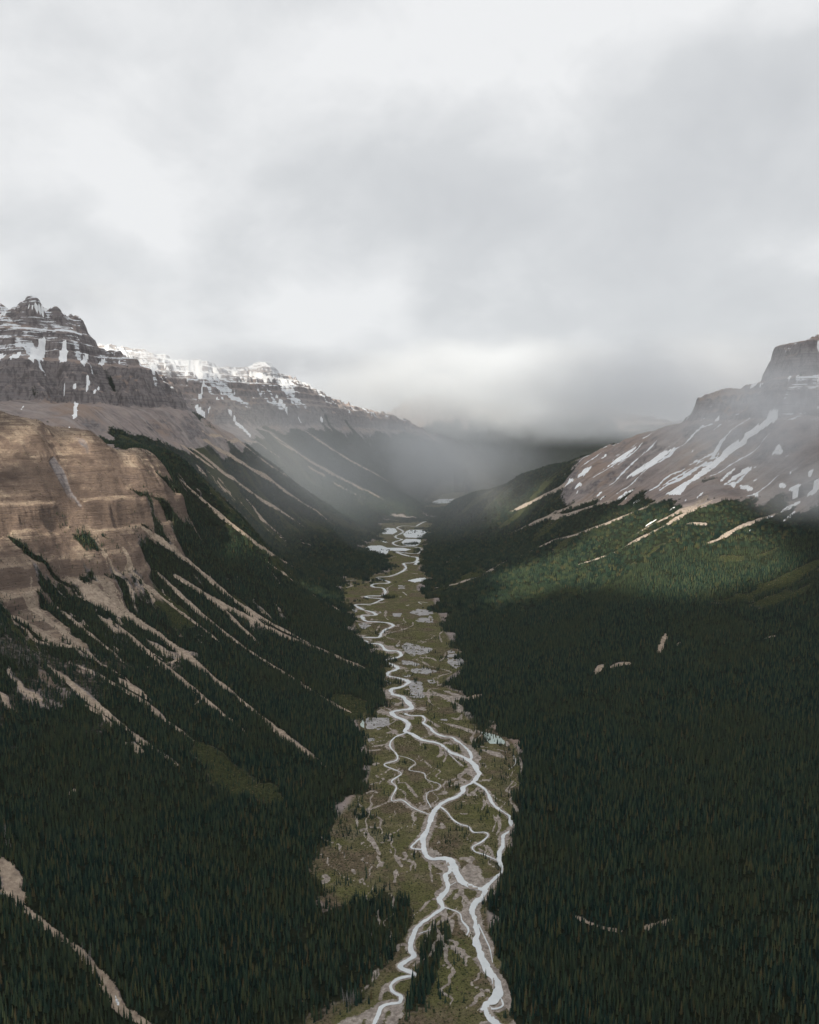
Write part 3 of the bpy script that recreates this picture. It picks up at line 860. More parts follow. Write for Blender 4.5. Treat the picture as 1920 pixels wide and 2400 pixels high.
BRANCH = [  # picture polyline, half widths of water (m), half widths of gravel (m)
    (c8([(790, 60), (830, 74), (900, 75), (920, 100), (910, 120), (950, 150), (980, 180), (1040, 205), (1090, 210), (1130, 240), (1180, 280), (1205, 320), (1195, 355)]), (3.2, 4.5), (7, 13)),
    (c8([(1220, 488), (1280, 520), (1310, 560), (1340, 620), (1390, 660), (1440, 700), (1450, 740), (1465, 780), (1410, 820), (1405, 880), (1380, 940), (1390, 1000), (1400, 1040), (1360, 1080), (1320, 1120), (1285, 1160)]), (3.4, 3.6), (6, 8)),
    (c8([(1010, 635), (1060, 680), (1090, 720), (1140, 750), (1190, 765), (1220, 800), (1290, 800), (1310, 820), (1270, 860), (1215, 890), (1230, 920), (1290, 940), (1370, 975)]), (2.2, 1.4), (4.5, 5)),
    (c8([(1060, 967), (1072, 1040), (1042, 1070), (1060, 1140), (1030, 1190), (1010, 1220), (1030, 1270), (980, 1310), (880, 1380), (850, 1430), (830, 1480), (830, 1530), (850, 1570),
         (790, 1610), (770, 1640), (830, 1670), (845, 1690), (760, 1710), (710, 1750), (720, 1790), (770, 1820), (760, 1860), (680, 1875), (640, 1900), (620, 1950), (600, 1990), (570, 2080)]), (3.6, 4.2, 3.2, 2.8, 2.6), (8, 8, 7, 6, 7, 12)),
    (c8([(1300, 1880), (1345, 1900), (1400, 1880), (1390, 1830), (1375, 1790)]), (2.2, 2.2), (5, 5)),
    (c8([(1265, 1905), (1300, 1880)]), (3, 3), (6, 6)),
    (c7([(1100, 40), (1020, 60)]), (6, 6), (8, 8)),
]
DRY = [  # old channels and side trails, gravel only
    (c8([(800, 180), (730, 210), (700, 260), (740, 310), (740, 350), (665, 380), (770, 430), (710, 480), (740, 520), (710, 600), (780, 600), (850, 650), (950, 690)]), (7, 6, 6, 6)),
    (c8([(750, 320), (820, 340), (860, 370), (820, 410), (910, 430), (930, 470), (1010, 500), (1000, 530), (940, 550), (930, 590), (960, 650)]), (2.6, 2.6)),
    (c8([(740, 490), (800, 490), (830, 530), (870, 580)]), (4, 3)), (c8([(710, 600), (640, 630), (560, 665)]), (3, 1.5)), (c8([(740, 520), (790, 550), (800, 590)]), (2.4, 2)),
    (c8([(1030, 1262), (1130, 1300), (1150, 1350), (1190, 1400), (1180, 1440)]), (5, 4, 7, 3)), (c8([(1130, 1290), (1200, 1320), (1230, 1390)]), (4, 6)),
    (c8([(1130, 1090), (1140, 1160), (1100, 1210)]), (4, 5, 3)), (c8([(1150, 1180), (1190, 1240), (1195, 1280)]), (3, 3)), (c8([(1110, 1110), (1060, 1140)]), (3, 3)),
    (c8([(1250, 1370), (1290, 1450), (1320, 1520), (1340, 1610)]), (4, 4, 2)), (c8([(1400, 1780), (1440, 1830), (1450, 1910)]), (3, 3.5, 1.5)),
    (c8([(1470, 320), (1482, 370), (1440, 410)]), (2.2, 2)), (c8([(1470, 480), (1425, 540), (1480, 560), (1450, 600), (1490, 660), (1500, 720)]), (2.4, 2.4)),
    (c8([(1500, 330), (1525, 400), (1515, 450)]), (4, 4)), (c8([(1345, 690), (1360, 730), (1340, 790)]), (3, 2)), (c8([(1370, 690), (1385, 760), (1365, 810)]), (2.6, 2)),
    (c8([(1280, 580), (1290, 620), (1270, 660)]), (2.2, 2)), (c8([(1300, 590), (1320, 640)]), (2, 2)), (c8([(1180, 540), (1190, 570), (1240, 530), (1260, 500)]), (3, 3, 2)),
    (c8([(1210, 430), (1150, 430), (1125, 455), (1180, 480)]), (3.5, 3.5)), (c8([(1160, 480), (1060, 515)]), (3, 1.5)), (c8([(1010, 260), (1020, 310), (1000, 330)]), (5, 3)),
    (c8([(1030, 290), (1050, 320), (1035, 360)]), (3, 2)), (c8([(1070, 310), (1110, 350), (1160, 390)]), (3, 1.5)), (c8([(1205, 320), (1260, 330), (1240, 355)]), (5, 4)),
    (c8([(1000, 110), (1080, 130), (1180, 160), (1210, 180)]), (7, 8, 6)), (c8([(930, 90), (1000, 140)]), (4, 4)), (c8([(1235, 165), (1210, 210), (1215, 250)]), (3, 3)),
    (c8([(1250, 280), (1330, 300), (1400, 330)]), (7, 7)), (c8([(1180, 260), (1300, 270), (1440, 300)]), (3, 2)),
    (c8([(915, 820), (870, 850), (835, 895), (900, 905)]), (7, 6, 6, 8)), (c8([(975, 760), (1030, 770), (1020, 740)]), (4, 3)), (c8([(945, 970), (955, 1050), (965, 1110)]), (2.5, 1.5)),
    (c8([(970, 980), (1040, 1030), (1070, 1040)]), (7, 5)), (c8([(1350, 960), (1320, 900), (1290, 870)]), (3, 2)), (c8([(1370, 975), (1330, 950), (1250, 900)]), (4, 3)),
    (c8([(1310, 1160), (1370, 1200)]), (7, 4)), (c8([(1090, 1340), (1080, 1420)]), (8, 6)), (c8([(990, 1330), (950, 1400), (920, 1480)]), (3, 1.5)),
    (c8([(970, 1400), (880, 1430)]), (2, 2)), (c8([(820, 1490), (760, 1500), (745, 1540)]), (2, 2)), (c8([(850, 1570), (880, 1590), (830, 1650)]), (2, 2)),
    (c8([(630, 1650), (590, 1730), (520, 1800)]), (4, 3)), (c8([(700, 1740), (650, 1800), (640, 1840)]), (3, 4)), (c8([(680, 1880), (560, 1930), (470, 1980), (400, 2020)]), (5, 8, 8)),
    (c8([(650, 1900), (620, 1980)]), (10, 12)), (c8([(740, 1870), (745, 1920), (700, 1990)]), (5, 5)), (c8([(1110, 1550), (1165, 1530)]), (5, 3)),
    (c8([(490, 690), (500, 760)]), (3, 2)), (c8([(560, 790), (600, 870), (640, 940)]), (3, 3, 2)), (c8([(720, 930), (775, 1010)]), (3, 2)), (c8([(700, 900), (710, 930)]), (3, 2)),
    (c8([(790, 920), (800, 950)]), (3, 2)), (c8([(470, 1030), (485, 1060)]), (3, 2)), (c8([(530, 1080), (545, 1130)]), (3, 2)), (c8([(660, 980), (610, 1030)]), (3, 2)),
    (c8([(290, 1060), (310, 1090), (280, 1110)]), (5, 5)), (c8([(560, 765), (630, 770)]), (4, 3)), (c8([(620, 940), (650, 1010)]), (2, 2)), (c8([(740, 1030), (730, 1110)]), (3, 2)),
    (c8([(540, 560), (590, 540), (620, 550)]), (9, 8)), (c8([(580, 500), (620, 490)]), (5, 4)), (c8([(600, 380), (620, 370)]), (4, 4)), (c8([(1140, 685), (1180, 685)]), (6, 5)),
    (c8([(690, 180), (720, 175)]), (5, 4)), (c8([(560, 290), (640, 285)]), (3, 3)), (c8([(590, 265), (680, 250)]), (3, 3)), (c8([(600, 240), (670, 225)]), (2.6, 3)), (c8([(620, 210), (680, 205)]), (3, 3)),
    (c7([(645, 630), (600, 655), (605, 685)]), (3.5, 3)), (c7([(590, 800), (585, 850), (605, 872)]), (4, 3)), (c7([(770, 885), (765, 910), (690, 940), (590, 965), (600, 990), (680, 1010), (660, 1040)]), (5, 4, 3)),
    (c7([(985, 1070), (985, 1120), (940, 1150), (900, 1130), (830, 1125), (795, 1140), (850, 1160), (880, 1180), (960, 1200), (1030, 1225), (950, 1250), (935, 1290), (940, 1330), (880, 1340), (875, 1390), (890, 1430), (960, 1475)]), (3.2, 3.6, 4)),
    (c7([(985, 940), (950, 970), (965, 1020)]), (3, 3)), (c7([(300, 660), (360, 640), (330, 625), (400, 625), (480, 612), (488, 600)]), (5, 5)), (c7([(310, 605), (390, 602)]), (7, 6)),
    (c7([(700, 680), (730, 705)]), (5, 3)), (c7([(725, 775), (745, 770)]), (5, 4)), (c7([(830, 765), (810, 750), (870, 755)]), (5, 4)), (c7([(550, 900), (520, 950)]), (4, 3)),
    (c7([(610, 450), (660, 443)]), (6, 4)), (c7([(750, 555), (800, 560)]), (6, 5)), (c7([(690, 712), (685, 718)]), (6, 5)), (c7([(800, 1020), (855, 1018)]), (7, 7)),
    (c7([(960, 1340), (1040, 1370), (1140, 1400), (1240, 1365)]), (9, 9, 5)), (c7([(900, 1350), (1000, 1400), (1080, 1450), (1090, 1490)]), (8, 9, 11)), (c7([(1000, 1420), (1090, 1395)]), (9, 7)),
    (c7([(1030, 1530), (1080, 1540), (1100, 1510)]), (4, 4)), (c7([(1400, 1690), (1410, 1720)]), (5, 5)), (c7([(1150, 1160), (1180, 1178)]), (7, 5)), (c7([(1190, 1610), (1230, 1640), (1180, 1690)]), (2.5, 2.5)),
]


def smooth_line(q, n=5):
    q = np.asarray(q, float)
    p = np.vstack([2 * q[0] - q[1], q, 2 * q[-1] - q[-2]])
    out = []
    for i in range(1, len(p) - 2):
        t = np.arange(n)[:, None] / n
        a, b, c, d = p[i - 1], p[i], p[i + 1], p[i + 2]
        out.append(.5 * (2 * b + (c - a) * t + (2 * a - 5 * b + 4 * c - d) * t ** 2 + (3 * b - a - 3 * c + d) * t ** 3))
    out.append(p[-2:-1])
    return np.vstack(out)


MAIN_W = np.interp(np.arange(len(MAIN)), [0, 30, 60, 78, 90, 100, 115, len(MAIN) - 1], [7.5, 6.4, 5.2, 5.4, 4.6, 4.2, 4.3, 4.2])
GR2 = np.zeros((NR, NA), F32)
msm = smooth_line(MAIN)
mw = np.interp(np.linspace(0, len(MAIN) - 1, len(msm)), np.arange(len(MAIN)), MAIN_W)
GR2 = np.maximum(GR2, track_field(msm + np.stack([fbm(msm[:, 0], msm[:, 1], 45, 3, 501), fbm(msm[:, 0], msm[:, 1], 45, 3, 502)], 1) * 4, mw * np.interp(msm[:, 1], [800, 1900, 3000], [1.75, 1.7, 1.3])))
for pts, w, g in BRANCH:
    GR2 = np.maximum(GR2, track_field(smooth_line(floor_xy(pts)), np.asarray(g, float) * .8))
for pts, g in DRY:
    GR2 = np.maximum(GR2, track_field(smooth_line(floor_xy(pts), 6), np.asarray(g, float) * .85, .9, True) * .9)
bars = track_field(msm, np.full(len(msm), 26.0), .5)
GR2 = np.maximum(GR2, sstep(.15, .5, bars) * sstep(.18, .5, fbm(GX, GY, 30, 4, 511) + .25 * n_rel) * .62 * (GY < 3200))
for k_ in range(70):
    u0, v0 = rng.uniform(700, 1090), rng.uniform(1330, 2130)
    p_ = floor_xy([(u0, v0)])[0]
    if bilinear(FLOOR.astype(F32), p_[:1], p_[1:])[0] < .5:
        continue
    L_ = rng.uniform(60, 190) * (p_[1] / 1300) ** .5
    tt_ = np.linspace(0, 1, 26); ph = rng.uniform(0, 6.28, 3); hd = rng.normal(0, .35)
    off_ = (np.sin(tt_ * 9 + ph[0]) * 7 + np.sin(tt_ * 19 + ph[1]) * 4) * (p_[1] / 1300) ** .5
    q_ = np.stack([p_[0] + tt_ * L_ * math.sin(hd) + off_, p_[1] + tt_ * L_ * math.cos(hd)], 1)
    GR2 = np.maximum(GR2, track_field(q_, [rng.uniform(.8, 2.0), rng.uniform(.8, 2.4)], .7, True) * .88)
GR2 *= sstep(.2, .5, FSOFT + .3 * (GRAV > .3))
GRAVEL = np.maximum(GRAV, GR2)
TAN = np.clip(GRAV * 3, 0, 1) * (1 - sstep(.4, .8, FSOFT)) * np.where((SIDE > 0) & (GY > 2500), .35, 1.0)
FOREST *= 1 - sstep(.42, .6, GR2)

LEDGE = np.zeros((NR, NA), F32)
LEDGE = np.maximum(LEDGE, lp * sstep(990, 1080, Z) * .8)
LEDGE = np.maximum(LEDGE, m2 * sstep(1010, 1190, Z) * .80)
LEDGE = np.maximum(LEDGE, rp * sstep(880, 960, Z) * .62)
gst = fbm(S0 + 30 * n_mid, T0 * .10, 75, 3, 311) + .2 * n_rel
LEDGE = np.maximum(LEDGE, m2 * sstep(.22, .42, gst) * sstep(850, 990, Z + 90 * n_big) * 1.02)
LEDGE = np.maximum(LEDGE, lp * sstep(.42, .58, gst) * sstep(860, 960, Z) * (1 - sstep(1120, 1200, Z)) * 1.2)
thin_s = fbm(S0 + 14 * n_mid, T0 * .05, 24, 3, 331) + .35 * fbm(GX, GY, 180, 3, 332)
LEDGE = np.maximum(LEDGE, rp * sstep(.52, .68, thin_s) * sstep(330, 400, Z) * (1 - sstep(700, 800, Z)) * 1.25)
LEDGE = np.maximum(LEDGE, rp * sstep(.52, .66, gst) * sstep(640, 760, Z) * .85)


def terrain_pieces():
    r, c = np.meshgrid(np.arange(NR - 1), np.arange(NA - 1), indexing='ij')
    f = FSOFT[:-1, :-1] > .5
    y = GY[:-1, :-1] + n_big[:-1, :-1] * 60
    s = SIDE[:-1, :-1]
    z = ZB[:-1, :-1]
    reg = np.full(f.shape, 0)
    reg[(s < 0) & (y <= 3000)] = 1
    reg[(s < 0) & (y > 3000) & (y <= 5450)] = 2
    reg[(s < 0) & (y > 5450) & (y <= 10400)] = 3
    reg[(s > 0) & (y <= 6600)] = 4
    reg[(y > 10400) | ((s > 0) & (y > 6600))] = 5
    reg[f & (y < 10400)] = 0
    names = [('valley_floor', 'flat marshy valley floor of olive sedge crossed by gravel channels'),
             ('bluff', 'tan layered bluff with a forested lower slope beside the braided river'),
             ('mountain', 'grey cliffed peak with snow gullies rising behind the tan bluff'),
             ('mountain', 'long snow-streaked mountain with its top in the cloud behind the cliffed peak'),
             ('mountain', 'brown scree mountain with long snow gullies above a broad dark forest slope'),
             ('mountain', 'dark blue mountain at the head of the valley under low cloud')]
    V = np.stack([GX, GY, Z], -1).reshape(-1, 3).astype(F32)
    at_ = {'ss': S0, 'tt': T0, 'forest': FOREST, 'bluff': BL, 'gravel': GRAVEL, 'tan': TAN, 'meadow': MEADOW, 'floor': FSOFT, 'ledge': LEDGE}
    # normals of the whole sheet, so that the pieces meet without a seam
    dzx = np.gradient(Z, axis=1) / np.gradient(GX, axis=1)
    dzy_raw = np.gradient(Z, axis=0); dxr = np.gradient(GX, axis=0); dyr = np.gradient(GY, axis=0)
    dzy = (dzy_raw - dzx * dxr) / dyr
    NRM = np.stack([-dzx, -dzy, np.ones_like(Z)], -1); NRM /= np.linalg.norm(NRM, axis=-1, keepdims=True)
    NRM = NRM.reshape(-1, 3)
    objs = []
    for k, (nm, lab) in enumerate(names):
        rr, cc = r[reg == k], c[reg == k]
        i0 = rr * NA + cc
        q = np.stack([i0, i0 + 1, i0 + NA + 1, i0 + NA], 1)
        u, inv = np.unique(q, return_inverse=True)
        me = mesh_from(nm, V[u], inv.reshape(-1, 4), M_TER, True)
        for an, g in at_.items():
            a = me.attributes.new(an, 'FLOAT', 'POINT')
            a.data.foreach_set('value', g.ravel()[u].astype(F32))
        me.normals_split_custom_set_from_vertices(NRM[u].tolist())
        o = put(nm, me)
        tag(o, lab, None, None, 'structure')
        objs.append(o)
    return objs


TERRAIN = terrain_pieces()


# ------------------------------------------------------------------ river, lakes, ponds
def water_material(name, c0, c1_, rough):
    t = NT(name)
    col = t.ramp(t.noise(.06, 5, .6), [(.35, c0), (.65, c1_)])
    nrm = t.bump(t.noise(.5, 3, .6), .25, .25)
    return t.bsdf(col, rough, .5, nrm)


M_RIVER = water_material('silty_river_water', (.56, .59, .605), (.68, .70, .705), .30)
M_LAKE = water_material('pale_lake_water', (.62, .655, .67), (.72, .74, .75), .38)  # base colour raised to stand in for the sky's reflection
M_POND = water_material('milky_green_pond_water', (.36, .45, .41), (.50, .56, .51), .3)


def mud_material():
    t = NT('drying_mud')
    col = t.ramp(t.noise(.07, 6, .7), [(.32, (.17, .155, .145)), (.66, (.42, .405, .40)), (.5, (.31, .295, .29))])
    return t.bsdf(col, .6, .4, t.bump(t.noise(.2, 4, .6), .3, .4))


def bar_material():
    t = NT('river_gravel')
    col = t.ramp(t.noise(.15, 6, .7), [(.3, (.21, .18, .155)), (.68, (.44, .39, .34))])
    return t.bsdf(col, .9, .2, t.bump(t.noise(.6, 4, .6), .3, .5))


M_MUD, M_BAR = mud_material(), bar_material()


def ribbon(q, w, z0, dz, seed):
    q = smooth_line(q, 9)
    n = len(q)
    t = np.gradient(q, axis=0); t /= np.linalg.norm(t, axis=1, keepdims=True) + 1e-9
    nr = np.stack([-t[:, 1], t[:, 0]], 1)
    ws = np.interp(np.linspace(0, 1, n), np.linspace(0, 1, len(w)), w)
    s = np.concatenate([[0], np.cumsum(np.linalg.norm(np.diff(q, axis=0), axis=1))])
    kL = np.clip(.95 + .85 * fbm(s, s * 0 + 3, 30, 5, seed, .7), .25, 2.2); kR = np.clip(.95 + .85 * fbm(s, s * 0 + 8, 27, 5, seed + 5, .7), .25, 2.2)
    Lp = q + nr * (ws * kL)[:, None]; Rp = q - nr * (ws * kR)[:, None]
    z = z0 - dz * np.arange(n)
    V = np.stack([np.c_[Lp, z], np.c_[q, z + .02], np.c_[Rp, z]], 1).reshape(-1, 3)
    i = np.arange(n - 1)[:, None] * 3
    Fc = np.vstack([i + [0, 3, 4, 1], i + [1, 4, 5, 2]])[:, ::1]
    return V, Fc


def up_faces(V, Fc):
    a, b, c = V[Fc[:, 0]], V[Fc[:, 1]], V[Fc[:, 2]]
    fl_ = np.cross(b - a, c - a)[:, 2] < 0
    Fc = Fc.copy(); Fc[fl_] = Fc[fl_][:, ::-1]
    return Fc


VV, FF, off = [], [], 0
for k, (q, w, z0) in enumerate([(MAIN, MAIN_W, .95)] + [(floor_xy(p), np.array(w) * .78, .80 - .03 * i) for i, (p, w, g) in enumerate(BRANCH)] + [(floor_xy(DRY[i][0]), np.array(DRY[i][1]) * .22, .56 - .01 * j) for j, i in enumerate((0, 1, 5, 9, 10, 12, 14, 24, 31, 40, 76, 77, 78, 79))]):
    V, Fc = ribbon(q, w, z0, .0002, 100 + 10 * k)
    VV.append(V); FF.append(Fc + off); off += len(V)
VV = np.vstack(VV); FF = up_faces(VV, np.vstack(FF))
river = put('river', mesh_from('river', VV, FF, M_RIVER, False))
tag(river, 'pale silty braided river winding along the valley floor', None, None, 'structure')


def ground_patch(name, mask, mat, z=None, lift=0.0, parent=None, smooth=True):
    """sheet over the grid cells of a mask; flat at z or lifted off the ground with its rim tucked under"""
    q = mask[:-1, :-1] & mask[1:, :-1] & mask[:-1, 1:] & mask[1:, 1:]
    r, c = np.nonzero(q)
    if len(r) < 2:
        return None
    i0 = r * NA + c
    quad = np.stack([i0, i0 + 1, i0 + NA + 1, i0 + NA], 1)
    u, inv, cnt = np.unique(quad, return_inverse=True, return_counts=True)
    X, Y = GX.ravel()[u], GY.ravel()[u]
    if z is not None:
        zz = np.full(len(u), z)
        zz = np.where(cnt < 4, z - .12, z)
    else:
        zz = Z.ravel()[u] + np.where(cnt < 4, -.25, lift)
    me = mesh_from(name, np.stack([X, Y, zz], 1), inv.reshape(-1, 4), mat, smooth)
    return put(name, me, parent)


def poly_mask(p, ragged=.25, cut=.5, floor=False):
    if floor:
        q = floor_xy(densify(p, 3, True))
    else:
        q = hit(densify(p, 3, True), Z)
    cr = np.stack([col_of(q[:, 0] / q[:, 1]), row_of(q[:, 1])], 1)
    m = fill(cr)
    r0, r1 = max(0, int(cr[:, 1].min()) - 6), min(NR, int(cr[:, 1].max()) + 8)
    c0, c1_ = max(0, int(cr[:, 0].min()) - 6), min(NA, int(cr[:, 0].max()) + 8)
    sub = blur(m[r0:r1, c0:c1_], 1, 1)
    out = np.zeros((NR, NA), bool)
    out[r0:r1, c0:c1_] = sub + ragged * n_rel2[r0:r1, c0:c1_] > cut
    return out


n_rel2 = fbm(GA * 900, np.log(GY) * 900, 7, 3, 17)
LAKES = [
    ([(405, 385), (490, 370), (560, 368), (600, 385), (700, 385), (770, 395), (720, 408), (610, 405), (600, 425), (560, 440), (480, 430), (415, 422)], 'pale lake with a long narrow arm below the forested spur', M_LAKE),
    ([(700, 292), (740, 262), (885, 262), (870, 290), (830, 320), (720, 316)], 'larger of two adjoining pale lakes across the river from the lake with a narrow arm', M_LAKE),
    ([(690, 347), (720, 324), (830, 327), (820, 360), (790, 375), (710, 369)], 'smaller of two adjoining pale lakes beside the sharp river bends', M_LAKE),
    ([(550, 275), (590, 250), (650, 252), (670, 275), (640, 295), (560, 292)], 'small pale lake in the outer bend of the river below a green avalanche slope', M_LAKE),
    ([(890, 70), (930, 55), (1060, 55), (1110, 50), (1020, 85), (900, 88)], 'farthest lake lying across the head of the valley', M_LAKE),
    ([(880, 130), (965, 122), (950, 155), (900, 150)], 'small lake just downstream of the farthest lake', M_LAKE),
    ([(730, 605), (800, 590), (895, 583), (880, 602), (780, 620)], 'narrow pale pond by the dark forest point upstream of the gravel creek mouth', M_LAKE),
    ([(800, 470), (838, 488), (820, 502), (770, 499)], 'tiny pale pond tucked inside a river bend at the forest edge', M_LAKE),
    ([(545, 335), (580, 340), (615, 350), (580, 352)], 'sliver of pale water below the forest at the lake with a narrow arm', M_LAKE),
    ([(375, 1520), (440, 1528), (445, 1600), (390, 1595)], 'turquoise pond at the foot of the forested slope beside a drying mudflat', M_POND),
    ([(1225, 1618), (1300, 1638), (1395, 1668), (1390, 1712), (1280, 1706)], 'milky green pond against the dark forest edge', M_POND),
]
for p, lab, m in LAKES:
    nm = 'pond' if ('pond' in lab or 'sliver' in lab) else 'lake'
    o = ground_patch(nm, poly_mask(c7(p), .12, .42, True), m, z=.72)
    if o: tag(o, lab, None, None, 'structure')
MUDS = [
    [(740, 822), (800, 795), (912, 805), (905, 832), (830, 850)], [(780, 872), (830, 852), (912, 866), (890, 892), (800, 887)],
    [(692, 1040), (730, 1023), (850, 1050), (915, 1065), (880, 1095), (770, 1117), (708, 1082)], [(1002, 1080), (1060, 1058), (1120, 1120), (1145, 1160), (1060, 1202), (998, 1162)],
    [(750, 1202), (850, 1188), (945, 1220), (860, 1237), (760, 1227)], [(755, 1275), (830, 1288), (842, 1340), (852, 1402), (758, 1402), (738, 1340)],
    [(450, 1530), (610, 1528), (622, 1580), (540, 1612), (455, 1610)], [(430, 1670), (520, 1664), (522, 1690), (430, 1702)], [(558, 1275), (600, 1279), (632, 1300), (580, 1312)],
    [(325, 800), (390, 794), (402, 815), (350, 832)], [(378, 900), (440, 888), (492, 910), (440, 937)], [(622, 825), (702, 825), (690, 852), (640, 850)], [(663, 633), (722, 640), (715, 662), (668, 664)],
    [(645, 1042), (680, 1030), (690, 1045), (660, 1058)], [(690, 1140), (760, 1150), (830, 1170), (800, 1185), (700, 1170)], [(865, 1275), (920, 1275), (925, 1300), (880, 1300)],
    [(855, 880), (905, 872), (905, 890), (870, 892)], [(840, 855), (890, 840), (910, 855)], [(950, 1540), (1005, 1535), (1000, 1550), (955, 1552)], [(700, 1240), (760, 1245), (750, 1262), (705, 1258)], [(545, 812), (560, 812), (560, 828), (545, 828)],
]
crack = ridged(GA * 900, np.log(GY) * 2400, 16, 3, 19)
for p in MUDS:
    mk = poly_mask(c7(p), .30, .45, True) & (crack < .80)
    o = ground_patch('mudflat', mk, M_MUD, z=.62)
    if o: tag(o, 'cracked pale grey mudflat on the marshy valley floor', None, 'drying mudflats beside the river', 'structure')
BARS = [[(945, 885), (1040, 940), (1000, 957), (950, 932)], [(1295, 1885), (1325, 1872), (1352, 1950), (1338, 1968)], [(1345, 1700), (1362, 1735), (1342, 1800), (1330, 1780)],
        [(1020, 1160), (1046, 1092), (1048, 1150), (1024, 1192)], [(1170, 1112), (1262, 1152), (1230, 1172), (1190, 1152)], [(918, 840), (945, 845), (940, 900), (925, 890)],
        [(1085, 318), (1150, 335), (1185, 372), (1130, 350)], [(1120, 245), (1190, 300), (1195, 325), (1150, 300)], [(1040, 980), (1070, 985), (1080, 1020), (1055, 1010)]]
for p in BARS:
    o = ground_patch('gravel_bar', poly_mask(c8(p), .2, .45, True), M_BAR, z=1.12)
    if o: tag(o, 'pale gravel bar in the braided river channel', None, 'gravel bars in the river', 'structure')


# ------------------------------------------------------------------ snow patches
def snow_material():
    t = NT('old_snow')
    col = t.ramp(t.noise(.03, 6, .65), [(.3, (.78, .79, .81)), (.6, (.93, .935, .94))])
    return t.bsdf(col, .8, .2, t.bump(t.noise(.06, 5, .6), 2.0, .5))


